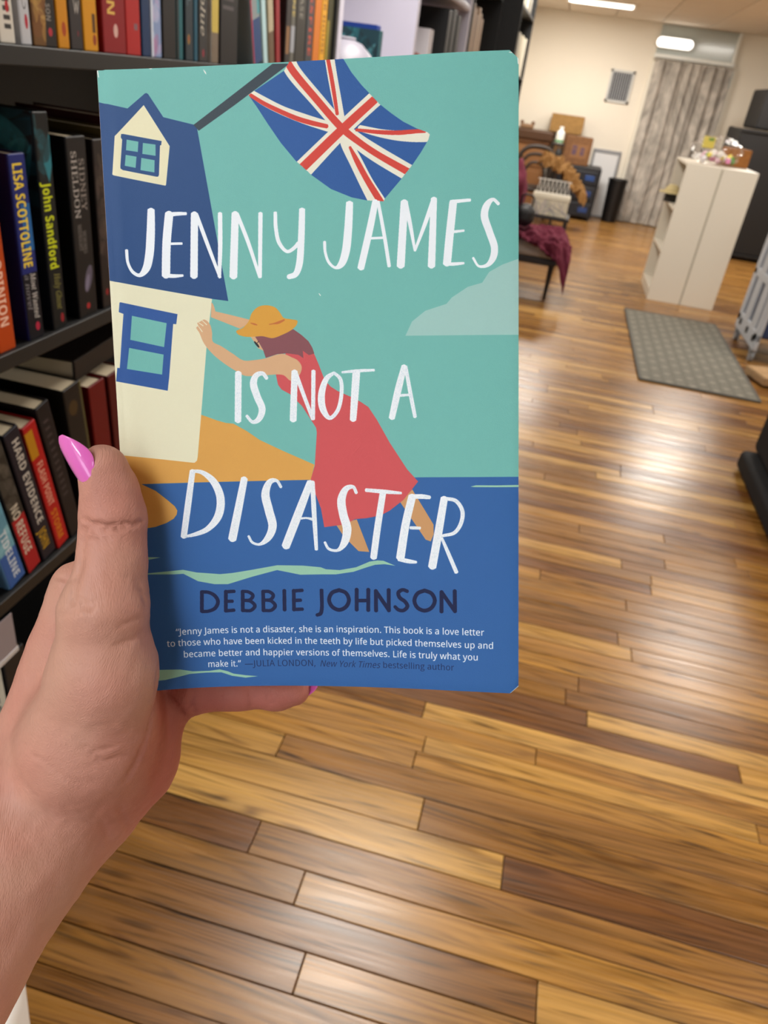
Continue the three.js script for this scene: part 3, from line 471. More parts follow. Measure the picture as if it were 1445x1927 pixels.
  const capsule = (x, y, z, c) => {
    const px = x - c.a.x, py = y - c.a.y, pz = z - c.a.z, t = clamp((px * c.d.x + py * c.d.y + pz * c.d.z) / c.l2);
    const qx = px - c.d.x * t, qy = py - c.d.y * t, qz = pz - c.d.z * t;
    return Math.sqrt(qx * qx + qy * qy + qz * qz) - (c.ra + (c.rb - c.ra) * t);
  };
  const smin = (a, b, k) => { const h = Math.max(k - Math.abs(a - b), 0) / k; return Math.min(a, b) - h * h * k * 0.25; };
  const chain = (x, y, z, list, k) => { let d = 1; for (const c of list) d = smin(d, capsule(x, y, z, c), k); return d; };
  const crumbs = creases.flatMap(({ deep, wide, line }) => line.slice(1).map((b, i) => ({ ...bone(line[i], 0, b, 0), deep, wide })));
  const field = (x, y, z, fine) => {
    let d = chain(x, y, z, bones.palm, 0.011);
    d = smin(d, chain(x, y, z, bones.thumb, 0.006), 0.006);
    for (const f of ['index', 'middle', 'ring', 'pinky']) d = smin(d, chain(x, y, z, bones[f], 0.004), 0.0025);
    if (fine && d < 0.01) {
      for (const c of crumbs) { const q = capsule(x, y, z, c) - 0; if (q < 0.012) d += c.deep * Math.exp(-((Math.max(0, q - 0.0) / (c.wide + 0.0)) ** 2)); }
      d += 0.00035 * noise3(x * 60, y * 60, z * 60) + 0.00012 * noise3(x * 170, y * 170, z * 170);
    }
    return d;
  };
  // surface nets over a box around the hand, then a step onto the exact surface
  const lo = V(-0.135, -0.12, -0.075), cell = 0.00155, size = V(0.25, 0.27, 0.235);
  const nx = Math.ceil(size.x / cell), ny = Math.ceil(size.y / cell), nz = Math.ceil(size.z / cell), S = 4;
  const at = (i, j, k) => (k * ny + j) * nx + i, F = new Float32Array(nx * ny * nz).fill(1);
  for (let k = 0; k < nz; k += S) for (let j = 0; j < ny; j += S) for (let i = 0; i < nx; i += S) {   // skip blocks that lie clear of the skin
    const far = field(lo.x + (i + S / 2) * cell, lo.y + (j + S / 2) * cell, lo.z + (k + S / 2) * cell, false);
    const reach = cell * S * 1.3 + 0.003;
    for (let c = k; c < Math.min(nz, k + S); c++) for (let b = j; b < Math.min(ny, j + S); b++) for (let a = i; a < Math.min(nx, i + S); a++)
      F[at(a, b, c)] = Math.abs(far) > reach ? far : field(lo.x + a * cell, lo.y + b * cell, lo.z + c * cell, false);
  }
  const id = new Int32Array(nx * ny * nz).fill(-1), pos = [], idx = [];
  for (let k = 0; k < nz - 1; k++) for (let j = 0; j < ny - 1; j++) for (let i = 0; i < nx - 1; i++) {
    let n = 0, sx = 0, sy = 0, sz = 0, mask = 0;
    for (let c = 0; c < 8; c++) if (F[at(i + (c & 1), j + ((c >> 1) & 1), k + (c >> 2))] < 0) mask |= 1 << c;
    if (!mask || mask === 255) continue;
    for (const [a, b] of EDGES) {
      if (((mask >> a) & 1) === ((mask >> b) & 1)) continue;
      const fa = F[at(i + (a & 1), j + ((a >> 1) & 1), k + (a >> 2))], fb = F[at(i + (b & 1), j + ((b >> 1) & 1), k + (b >> 2))], t = fa / (fa - fb);
      sx += (a & 1) + t * ((b & 1) - (a & 1)); sy += ((a >> 1) & 1) + t * (((b >> 1) & 1) - ((a >> 1) & 1)); sz += (a >> 2) + t * ((b >> 2) - (a >> 2)); n++;
    }
    id[at(i, j, k)] = pos.length / 3; pos.push(lo.x + (i + sx / n) * cell, lo.y + (j + sy / n) * cell, lo.z + (k + sz / n) * cell);
  }
  const quad = (a, b, c, d, flip) => { if (a < 0 || b < 0 || c < 0 || d < 0) return; flip ? idx.push(a, c, b, a, d, c) : idx.push(a, b, c, a, c, d); };
  for (let k = 1; k < nz - 1; k++) for (let j = 1; j < ny - 1; j++) for (let i = 1; i < nx - 1; i++) {
    const s = F[at(i, j, k)] < 0;
    if (s !== F[at(i + 1, j, k)] < 0) quad(id[at(i, j - 1, k - 1)], id[at(i, j, k - 1)], id[at(i, j, k)], id[at(i, j - 1, k)], !s);
    if (s !== F[at(i, j + 1, k)] < 0) quad(id[at(i - 1, j, k - 1)], id[at(i - 1, j, k)], id[at(i, j, k)], id[at(i, j, k - 1)], !s);
    if (s !== F[at(i, j, k + 1)] < 0) quad(id[at(i - 1, j - 1, k)], id[at(i, j - 1, k)], id[at(i, j, k)], id[at(i - 1, j, k)], !s);
  }
  const nor = new Float32Array(pos.length), col = new Float32Array(pos.length), uv = new Float32Array(pos.length / 3 * 2), e = 0.0004;
  const flush = [[bones.pinky[3].b, 0.03], [bones.pinky[1].a, 0.035], [bones.palm[4].a, 0.03], [bones.thumb[1].a, 0.014], [bones.palm[3].b, 0.03]];
  for (let i = 0; i < pos.length; i += 3) {
    let gx, gy, gz;
    for (let r = 0; r < 3; r++) {
      const [x, y, z] = [pos[i], pos[i + 1], pos[i + 2]], d = field(x, y, z, true);
      gx = field(x + e, y, z, true) - field(x - e, y, z, true); gy = field(x, y + e, z, true) - field(x, y - e, z, true); gz = field(x, y, z + e, true) - field(x, y, z - e, true);
      const l = Math.hypot(gx, gy, gz) || 1; gx /= l; gy /= l; gz /= l;
      if (r < 2) { const s = clamp(d, -0.0015, 0.0015); pos[i] -= gx * s; pos[i + 1] -= gy * s; pos[i + 2] -= gz * s; }
    }
    nor.set([gx, gy, gz], i); uv.set([pos[i] - pos[i + 2] * 0.5, pos[i + 1] + pos[i + 2] * 0.5], i / 3 * 2);
    let red = 0.2 * (0.5 + 0.5 * noise3(pos[i] * 45, pos[i + 1] * 45, pos[i + 2] * 45)) + 0.18 * noise3(pos[i] * 14 + 3, pos[i + 1] * 14, pos[i + 2] * 14);
    for (const [c, r] of flush) red += 0.55 * Math.exp(-(((pos[i] - c.x) ** 2 + (pos[i + 1] - c.y) ** 2 + (pos[i + 2] - c.z) ** 2) / (r * r)));
    red = clamp(red, 0, 0.9);
    col.set([0.545 - 0.01 * red, 0.285 - 0.13 * red, 0.205 - 0.08 * red], i);
  }
  const g = new THREE.BufferGeometry();
  g.setAttribute('position', new THREE.Float32BufferAttribute(pos, 3)); g.setAttribute('normal', new THREE.BufferAttribute(nor, 3)); g.setAttribute('color', new THREE.BufferAttribute(col, 3)); g.setAttribute('uv', new THREE.BufferAttribute(uv, 2)); g.setIndex(idx);
  const pores = dataTexture(512, 512, (u, v) => 0.5 + 0.22 * tiled(u, v, 40, 90, 1) + 0.22 * tiled(u, v, 90, 60, 5) + 0.12 * tiled(u, v, 150, 150, 8), false); pores.repeat.set(22, 22);
  part('skin', g, phys('#ffffff', 0.5, { vertexColors: true, bumpMap: pores, bumpScale: 0.00016, specularIntensity: 0.6, sheen: 0.25, sheenColor: new THREE.Color('#ffb9a0'), sheenRoughness: 0.5 }), person);
  // almond nails: arched across, gently curved along, with thickness
  const polish = phys('#ee6cc6', 0.25, { clearcoat: 1, clearcoatRoughness: 0.04 });
  for (const { base, tip, normal, wide } of nails) {
    const axis = tip.clone().sub(base), L = axis.length(); axis.normalize();
    const up = normal.clone().addScaledVector(axis, -normal.dot(axis)).normalize(), side = axis.clone().cross(up);
    const NU = 28, NV = 14, P = [], I = [];
    for (const back of [0, 1]) for (let i = 0; i <= NU; i++) for (let j = 0; j <= NV; j++) {
      const s = i / NU, t = (j / NV) * 2 - 1;
      const hw = wide / 2 * Math.max(0.02, s < 0.42 ? Math.sqrt(Math.max(0, 1 - ((0.42 - s) / 0.44) ** 2)) * (0.93 + 0.07 * s / 0.42) : Math.pow(Math.max(0, Math.cos((s - 0.42) / 0.6 * Math.PI / 2)), 0.72));
      const x = t * hw, lift = -x * x / (wide * 0.95) - (s - 0.35) ** 2 * L * 0.13 - back * 0.0007 * (0.4 + 0.6 * (1 - t * t));
      const q = base.clone().addScaledVector(axis, s * L).addScaledVector(side, x).addScaledVector(up, lift + 0.0006); P.push(q.x, q.y, q.z);
    }
    const n = (NU + 1) * (NV + 1), k = (b, i, j) => b * n + i * (NV + 1) + j, Q = (a, b, c, d) => I.push(a, b, c, a, c, d);
    for (let i = 0; i < NU; i++) for (let j = 0; j < NV; j++) { Q(k(0, i, j), k(0, i, j + 1), k(0, i + 1, j + 1), k(0, i + 1, j)); Q(k(1, i, j), k(1, i + 1, j), k(1, i + 1, j + 1), k(1, i, j + 1)); }
    for (let i = 0; i < NU; i++) { Q(k(0, i, 0), k(0, i + 1, 0), k(1, i + 1, 0), k(1, i, 0)); Q(k(0, i + 1, NV), k(0, i, NV), k(1, i, NV), k(1, i + 1, NV)); }
    for (let j = 0; j < NV; j++) { Q(k(0, 0, j + 1), k(0, 0, j), k(1, 0, j), k(1, 0, j + 1)); Q(k(0, NU, j), k(0, NU, j + 1), k(1, NU, j + 1), k(1, NU, j)); }
    const ng = new THREE.BufferGeometry(); ng.setAttribute('position', new THREE.Float32BufferAttribute(P, 3)); ng.setIndex(I); ng.computeVertexNormals();
    part('fingernail', ng, polish, person, 'glossy pink almond nail');
  }
}

// ---------------------------------------------------------------- books for the shelves
const PAPER = mat('#cdbfa4', 0.92), GUTTER = mat('#b8a98c', 0.92);
function spineTexture(draw) { return canvasTexture(96, 640, (g, w, h) => { draw(g, w, h); }); }
const fill = (c) => (g, w, h) => { g.fillStyle = c; g.fillRect(0, 0, w, h); };
// lettering that runs down a spine: words, centre across (0..1), start and length down (0..1), height across (0..1)
function down(g, w, h, words, x, y, long, high, color, font = 'bold', family = 'sans-serif') {
  g.save(); g.translate(w * x, h * y); g.rotate(Math.PI / 2); g.font = `${font} 60px ${family}`; g.fillStyle = color; g.textBaseline = 'middle';
  g.scale(h * long / g.measureText(words).width, w * high / 46); g.fillText(words, 0, 4); g.restore();
}
const dot = (g, x, y, r, c) => { g.fillStyle = c; g.beginPath(); g.ellipse(x, y, r, r * 1.25, 0, 0, 7); g.fill(); };
function blotches(g, w, h, list, n, s, y0 = 0, y1 = 1) {
  let q = s; const r = () => { q = (q * 16807) % 2147483647; return q / 2147483647; };
  for (let i = 0; i < n; i++) { g.fillStyle = list[Math.floor(r() * list.length)]; g.globalAlpha = 0.5; g.beginPath(); g.ellipse(r() * w, (y0 + r() * (y1 - y0)) * h, w * (0.1 + r() * 0.3), h * (0.01 + r() * 0.05), r() * 3, 0, 7); g.fill(); }
  g.globalAlpha = 1;
}
// spine at x = 0 facing +x, thickness along z, standing on y = 0
function makeBook({ t, h, d = 0.15, cover, draw, label, hard = true, group, front }) {
  const b = thing('book', label, 'book', [0, 0, 0], 0, group), lip = hard ? 0.003 : 0;
  const side = phys(cover, 0.45, { specularIntensity: 0.5 }), bt = hard ? 0.0022 : 0.0006;
  const spine = part('spine', rbox(hard ? 0.005 : 0.003, h, t, hard ? 0.0022 : 0.001, -0.002, h / 2, 0), draw ? [phys('#ffffff', 0.45, { map: spineTexture(draw), specularIntensity: 0.5 }), side, side, side, side, side] : side, b);
  part('cover', box(d - 0.003, h, bt, -d / 2 - 0.0015, h / 2, t / 2 - bt / 2), front || side, b);
  part('cover', box(d - 0.003, h, bt, -d / 2 - 0.0015, h / 2, -t / 2 + bt / 2), side, b);
  part('page_block', box(d - lip - 0.005, h - 2 * lip, t - 2 * bt, -d / 2 - 0.001 + lip / 2, h / 2, 0), PAPER, b);
  return b;
}
const SHELF_X = -0.643, SIZE = 1.164;   // the books here are large trade editions
function shelve(list, y, group) {
  for (const [z0, z1, h, label, cover, draw, more = {}] of list) {
    const b = makeBook({ t: Math.abs(z1 - z0) * SIZE - 0.0008, h: h * SIZE, d: 0.175, label, cover, draw, group, ...more });
    b.position.set(SHELF_X - (more.back ?? 0.004), y, (z0 + z1) / 2 * SIZE);
    if (more.lean) { b.rotation.x = more.lean; b.position.y += Math.abs(Math.sin(more.lean)) * Math.abs(z1 - z0) * SIZE / 2 + 0.0005; }
  }
}
function bookcase(name, label, z0, z1, boards, { x = -0.55, depth = 0.3, top = 2.0, m = blackMat, thick = 0.018, skip = [] } = {}) {
  const t = thing(name, label, 'bookcase', [x - depth / 2, 0, (z0 + z1) / 2]), L = Math.abs(z1 - z0);
  for (const s of [1, -1]) part('side_panel', rbox(depth, top, 0.02, 0.002, 0, top / 2, s * (L / 2 - 0.01), 1), m, t);
  part('back_panel', box(0.008, top - 0.02, L - 0.04, -depth / 2 + 0.006, top / 2, 0), m, t);
  for (const y of boards) part('shelf', rbox(depth - 0.012, thick, L - 0.041, 0.0015, 0.006, y - thick / 2, 0, 1), m, t);
  part('top_panel', rbox(depth, 0.02, L, 0.002, 0, top + 0.01, 0, 1), m, t);
  part('plinth', box(0.016, 0.06, L - 0.041, depth / 2 - 0.03, 0.03, 0), m, t);
  return t;
}
const TOP = 1.473, MID = 1.129, LOW = 0.785, BASE = 0.44;
bookcase('bookcase', 'black bookcase packed with paperbacks and hardbacks behind the held book', -0.512, -2.174, [0.09, BASE, LOW, MID, TOP, 1.82], { x: -0.64, depth: 0.35, thick: 0.021, top: 2.15 });
const SERIES = 'books standing on the bookcase shelf at eye level';
const white = '#e8e6e2';
shelve([
  [-0.700, -0.742, 0.225, 'grey green book before the white spine on the upper shelf', '#4c5a5c', fill('#5b6a6c')],
  [-0.744, -0.768, 0.22, 'white spined book with black print and a red dot at its foot', '#d9d5cd', (g, w, h) => { fill('#d8d4cc')(g, w, h); down(g, w, h, 'LAST NIGHT', 0.5, 0.1, 0.62, 0.5, '#33302e'); g.fillStyle = '#3a3a3a'; for (let k = 0; k < 5; k++) g.fillRect(w * 0.35, h * (0.79 + k * 0.034), w * 0.44, h * 0.018); dot(g, w * 0.64, h * 0.86, w * 0.12, '#b3202c'); }],
  [-0.769, -0.776, 0.2, 'thin black book between two white spines', '#17161a', fill('#1b1a20'), { back: 0.012 }],
  [-0.777, -0.794, 0.215, 'slim pale silver book with black capitals and a red dot', '#c3c5cd', (g, w, h) => { fill('#c0c3cc')(g, w, h); down(g, w, h, 'THE ENEMY', 0.48, 0.2, 0.56, 0.62, '#24242a'); g.strokeStyle = '#3b3c44'; g.lineWidth = 4; g.beginPath(); g.arc(w * 0.52, h * 0.83, w * 0.16, 0, 5); g.stroke(); dot(g, w * 0.6, h * 0.905, w * 0.16, '#b0243a'); }],
  [-0.796, -0.837, 0.232, 'thick book with a golden brown painted spine and grey lettering', '#4a3524', (g, w, h) => { fill('#6b4a25')(g, w, h); blotches(g, w, h, ['#9a7434', '#b8934d', '#7d4f2a', '#5d3a1c', '#c7a868'], 60, 11, 0, 0.95); g.fillStyle = '#231f1f'; g.beginPath(); g.moveTo(w * 0.95, h * 0.7); g.lineTo(w * 0.62, h * 0.82); g.lineTo(w * 0.5, h); g.lineTo(w, h); g.lineTo(w, h * 0.7); g.fill(); down(g, w, h, 'SON', 0.72, 0.83, 0.07, 0.2, '#8d8883'); dot(g, w * 0.74, h * 0.94, w * 0.09, '#b32b3e'); }],
  [-0.839, -0.860, 0.228, 'orange yellow spine with a small red mark, beside the golden painted spine', '#c07f0c', (g, w, h) => { fill('#c9860c')(g, w, h); down(g, w, h, 'RISING SUN', 0.5, 0.06, 0.7, 0.55, '#2c231c'); g.fillStyle = '#a8451a'; g.beginPath(); g.arc(w * 0.55, h * 0.92, w * 0.2, 0, 7); g.fill(); }],
  [-0.862, -0.886, 0.224, 'charcoal spine with pale lettering between the two orange books', '#2f2b2d', (g, w, h) => { fill('#322e30')(g, w, h); down(g, w, h, 'STORMWATCH', 0.48, 0.1, 0.6, 0.46, '#9a9591'); g.strokeStyle = '#b9b5b0'; g.lineWidth = 5; g.beginPath(); [[0.4, 0.79], [0.5, 0.84], [0.62, 0.8], [0.7, 0.84], [0.85, 0.79]].forEach(([x, y], i) => (i ? g.lineTo(w * x, h * y) : g.moveTo(w * x, h * y))); g.stroke(); dot(g, w * 0.62, h * 0.93, w * 0.07, '#6e2430'); }],
  [-0.888, -0.917, 0.23, 'orange yellow spine with red capitals and a dark emblem at its foot', '#c98a10', (g, w, h) => { fill('#cf8f0f')(g, w, h); down(g, w, h, 'TIME TO RUN', 0.62, 0.05, 0.72, 0.5, '#c5481c'); g.fillStyle = '#5a3a18'; g.fillRect(w * 0.62, h * 0.84, w * 0.24, h * 0.08); dot(g, w * 0.74, h * 0.95, w * 0.13, '#8e3a1c'); }],
  [-0.919, -0.926, 0.2, 'thin dark book pressed against the deep red spine', '#2a1d1d', fill('#241a1c'), { back: 0.014 }],
  [-0.928, -0.979, 0.235, 'thick deep red book with yellow capitals reading down the spine', '#7e0f16', (g, w, h) => { fill('#86101a')(g, w, h); down(g, w, h, 'RED MAN', 0.4, 0.42, 0.42, 0.36, '#d8b45a'); g.fillStyle = '#cfa9a2'; g.beginPath(); g.ellipse(w * 0.55, h * 0.9, w * 0.1, h * 0.03, 0, 0, 7); g.fill(); }],
  [-0.980, -1.015, 0.228, 'bright red book with faint spine print beside the yellow lettered one', '#a51a1e', (g, w, h) => { fill('#a81d20')(g, w, h); down(g, w, h, 'WINTER KILL', 0.7, 0.12, 0.6, 0.3, '#8a1518'); g.fillStyle = '#7d5c66'; g.fillRect(w * 0.55, h * 0.85, w * 0.26, h * 0.03); }],
  [-1.018, -1.040, 0.232, 'dark navy blue spine next to the bright red book', '#0f2c50', fill('#12315a')],
  [-1.042, -1.070, 0.222, 'lilac and pale blue patterned spine beside the navy one', '#8f9cc0', (g, w, h) => { fill('#7f93bd')(g, w, h); blotches(g, w, h, ['#b9a5c8', '#6a86b8', '#a6b9d8', '#a8719a'], 40, 5); g.fillStyle = '#c9d4e6'; g.fillRect(0, 0, w * 0.2, h); }],
  [-1.074, -1.112, 0.23, 'plain black book with a thick spine beside the teal edge', '#161417', fill('#191719')],
  [-1.113, -1.133, 0.226, 'teal spine with beige script, next to the thick black book', '#0d4d58', (g, w, h) => { fill('#135a64')(g, w, h); g.fillStyle = '#1b2428'; g.fillRect(0, 0, w * 0.35, h); down(g, w, h, 'Silent Water', 0.4, 0.12, 0.55, 0.45, '#a89f86', 'italic', 'serif'); }],
  [-1.140, -1.165, 0.218, 'slate book with dim grey capitals and a small gold emblem', '#23303a', (g, w, h) => { fill('#243039')(g, w, h); down(g, w, h, 'NIGHTFALL', 0.5, 0.1, 0.6, 0.5, '#4f6470'); dot(g, w * 0.4, h * 0.88, w * 0.16, '#8a6a2c'); dot(g, w * 0.4, h * 0.875, w * 0.07, '#9a2c2c'); }],
  [-1.167, -1.180, 0.224, 'slim petrol blue spine right after the slate book', '#11485e', fill('#134c62')],
  [-1.183, -1.212, 0.23, 'charcoal spine with cream handwriting lettering', '#2a2a2c', (g, w, h) => { fill('#2b2b2d')(g, w, h); down(g, w, h, 'Once in a blue', 0.5, 0.1, 0.75, 0.55, '#b7b1a4', 'italic', 'serif'); dot(g, w * 0.5, h * 0.95, w * 0.12, '#8a2336'); }],
  [-1.226, -1.252, 0.222, 'white topped spine with a yellow and blue lower band', '#c9c7c4', (g, w, h) => { fill('#c4c3c4')(g, w, h); down(g, w, h, 'HARVEST', 0.5, 0.1, 0.4, 0.5, '#4a4a55'); g.fillStyle = '#4a6a96'; g.fillRect(0, h * 0.56, w, h * 0.06); g.fillStyle = '#b7a24c'; g.fillRect(0, h * 0.62, w, h * 0.2); g.fillStyle = '#6d6052'; g.fillRect(0, h * 0.82, w, h * 0.18); }],
  [-1.258, -1.325, 0.236, 'very thick black book with grey and dull red lines of print', '#121013', (g, w, h) => { fill('#151316')(g, w, h); g.fillStyle = '#4b4649'; for (const y of [0.1, 0.16, 0.22, 0.62, 0.67]) g.fillRect(w * 0.12, h * y, w * 0.62, h * 0.022); g.fillStyle = '#6a2434'; g.fillRect(w * 0.12, h * 0.5, w * 0.5, h * 0.04); }],
  [-1.398, -1.438, 0.24, 'grey blue book that leans toward the thick black one', '#8c979c', (g, w, h) => { fill('#7d878a')(g, w, h); g.fillStyle = '#3a8a94'; g.fillRect(w * 0.7, 0, w * 0.3, h * 0.7); g.fillStyle = '#24406e'; g.fillRect(0, h * 0.72, w, h * 0.28); g.fillStyle = '#a02a48'; g.fillRect(0, h * 0.5, w * 0.12, h * 0.5); }, { lean: 0.27 }],
  [-1.446, -1.466, 0.225, 'pale cyan leaning book with a thin spine', '#a9c6cc', fill('#a6c4cb'), { lean: 0.25 }],
  [-1.474, -1.500, 0.22, 'cream and brown leaning book beside the cyan one', '#9c907a', (g, w, h) => { fill('#a39880')(g, w, h); g.fillStyle = '#5d4a38'; g.fillRect(0, h * 0.75, w, h * 0.25); }, { lean: 0.22 }],
  [-1.508, -1.530, 0.23, 'dark crimson leaning book, last of the tilted spines', '#7d1820', fill('#841b24'), { lean: 0.17 }],
  [-1.550, -1.576, 0.222, 'dark spine with brown picture near its foot', '#26201f', (g, w, h) => { fill('#282324')(g, w, h); g.fillStyle = '#7d5a3a'; g.fillRect(w * 0.1, h * 0.68, w * 0.7, h * 0.2); down(g, w, h, 'ECHO', 0.5, 0.1, 0.3, 0.5, '#8a8682'); }],
  [-1.578, -1.602, 0.216, 'grey spine with faded yellow capitals', '#5d5c55', (g, w, h) => { fill('#55544e')(g, w, h); down(g, w, h, 'DEADLINE', 0.5, 0.1, 0.5, 0.6, '#a5924a'); g.fillStyle = '#8c8f96'; g.fillRect(0, h * 0.66, w, h * 0.2); }],
  [-1.606, -1.664, 0.228, 'broad black and grey spine between the yellow lettered and the red lettered books', '#2c2a27', (g, w, h) => { fill('#2e2c29')(g, w, h); down(g, w, h, 'COLD CASE', 0.5, 0.12, 0.5, 0.4, '#77746c'); }],
  [-1.668, -1.715, 0.226, 'dark blue grey spine with red capitals', '#2f3338', (g, w, h) => { fill('#30353a')(g, w, h); down(g, w, h, 'CROSSFIRE', 0.55, 0.1, 0.78, 0.42, '#b0402c'); }],
  [-1.718, -1.760, 0.23, 'pumpkin orange spine beside the red lettered book', '#b8641c', fill('#bd6a1e')],
  [-1.764, -1.800, 0.23, 'golden yellow spine with brown lettering beside the pumpkin orange one', '#c38a1c', (g, w, h) => { fill('#c9921f')(g, w, h); down(g, w, h, 'SUMMER HOUSE', 0.5, 0.1, 0.75, 0.6, '#7a4a14'); }],
  [-1.804, -1.845, 0.22, 'dark olive spine at the far end of the upper shelf', '#35331f', (g, w, h) => { fill('#39371f')(g, w, h); g.fillStyle = '#8a7a28'; g.fillRect(0, h * 0.55, w * 0.4, h * 0.35); }],
], TOP, SERIES);

const tealFront = mat('#ffffff', 0.4, { map: canvasTexture(256, 384, (g, w, h) => { fill('#101418')(g, w, h); blotches(g, w, h, ['#2f8292', '#46a0ae', '#1d4650', '#1a5a68'], 60, 21, 0, 0.4); }) });
shelve([
  [-0.640, -0.680, 0.226, 'dark red thick book at the near end of the middle shelf', '#5a1416', fill('#5e1719')],
  [-0.682, -0.710, 0.222, 'bright orange hardback with pale capitals on the middle shelf', '#b8460f', (g, w, h) => { fill('#b2420f')(g, w, h); g.fillStyle = '#c4512a'; g.fillRect(0, 0, w, h * 0.25); down(g, w, h, 'THE SECOND OPINION', 0.55, 0.08, 0.8, 0.55, '#f0c4b0'); }, {}],
  [-0.734, -0.762, 0.198, 'navy blue hardback with tall yellow capitals on the spine', '#14184c', (g, w, h) => { fill('#1a2670')(g, w, h); g.fillStyle = '#2060a0'; g.fillRect(w * 0.4, h * 0.25, w * 0.6, h * 0.25); g.fillStyle = '#0c0d18'; g.fillRect(0, h * 0.62, w, h * 0.38); down(g, w, h, 'LISA SCOTTOLINE', 0.5, 0.04, 0.55, 0.62, '#f4d63a'); down(g, w, h, 'Most Wanted', 0.68, 0.62, 0.26, 0.34, '#dedad6', 'italic', 'serif'); down(g, w, h, 'a novel', 0.3, 0.62, 0.2, 0.3, '#8f8c90', 'italic', 'serif'); dot(g, w * 0.62, h * 0.93, w * 0.14, '#b02444'); }],
  [-0.781, -0.808, 0.236, 'tall black hardback with a teal picture and lime yellow lettering', '#0d0f12', (g, w, h) => { fill('#0f1214')(g, w, h); g.fillStyle = '#2a7a8a'; g.beginPath(); g.moveTo(w * 0.35, h * 0.2); g.lineTo(w, h * 0.08); g.lineTo(w, h * 0.22); g.lineTo(w * 0.7, h * 0.3); g.fill(); blotches(g, w, h, ['#27606c', '#17363f'], 14, 3, 0.05, 0.24); down(g, w, h, 'John Sandford', 0.5, 0.3, 0.4, 0.64, '#d2de1c'); down(g, w, h, 'Holy Ghost', 0.6, 0.72, 0.18, 0.42, '#9a944a', 'italic', 'serif'); dot(g, w * 0.68, h * 0.95, w * 0.13, '#8f1d28'); }, { front: tealFront }],
  [-0.836, -0.876, 0.21, 'thick black hardback with two columns of grey capitals', '#0c0b0c', (g, w, h) => { fill('#171415')(g, w, h); down(g, w, h, 'SHELDON', 0.34, 0.07, 0.36, 0.3, '#b9b3ae', 'normal', 'serif'); down(g, w, h, 'SIDNEY', 0.72, 0.11, 0.28, 0.3, '#978e88', 'normal', 'serif'); down(g, w, h, 'MEMORIES', 0.6, 0.5, 0.13, 0.2, '#85807c', 'normal', 'serif'); down(g, w, h, 'MIDNIGHT', 0.36, 0.46, 0.15, 0.2, '#85807c', 'normal', 'serif'); g.fillStyle = '#5a5466'; g.beginPath(); g.ellipse(w * 0.62, h * 0.78, w * 0.2, h * 0.08, 0.3, 0, 7); g.fill(); g.fillStyle = '#77718a'; g.beginPath(); g.ellipse(w * 0.55, h * 0.8, w * 0.1, h * 0.05, 0.3, 0, 7); g.fill(); dot(g, w * 0.5, h * 0.94, w * 0.1, '#a3262c'); }],
  [-0.890, -0.918, 0.205, 'brown speckled dark spine beside the book with two columns of capitals', '#1a1413', (g, w, h) => { fill('#241c1a')(g, w, h); blotches(g, w, h, ['#4c3f3a', '#3a2d28', '#55483f'], 40, 9, 0.1, 0.75); dot(g, w * 0.4, h * 0.9, w * 0.12, '#8c2024'); }],
  [-0.922, -0.955, 0.215, 'olive brown spine beside the speckled one', '#3d3216', fill('#44381a')],
  [-0.960, -1.000, 0.225, 'maroon spine on the middle shelf beside the olive one', '#3a1416', fill('#3d1518')],
], MID, 'books standing on the bookcase shelf below eye level');

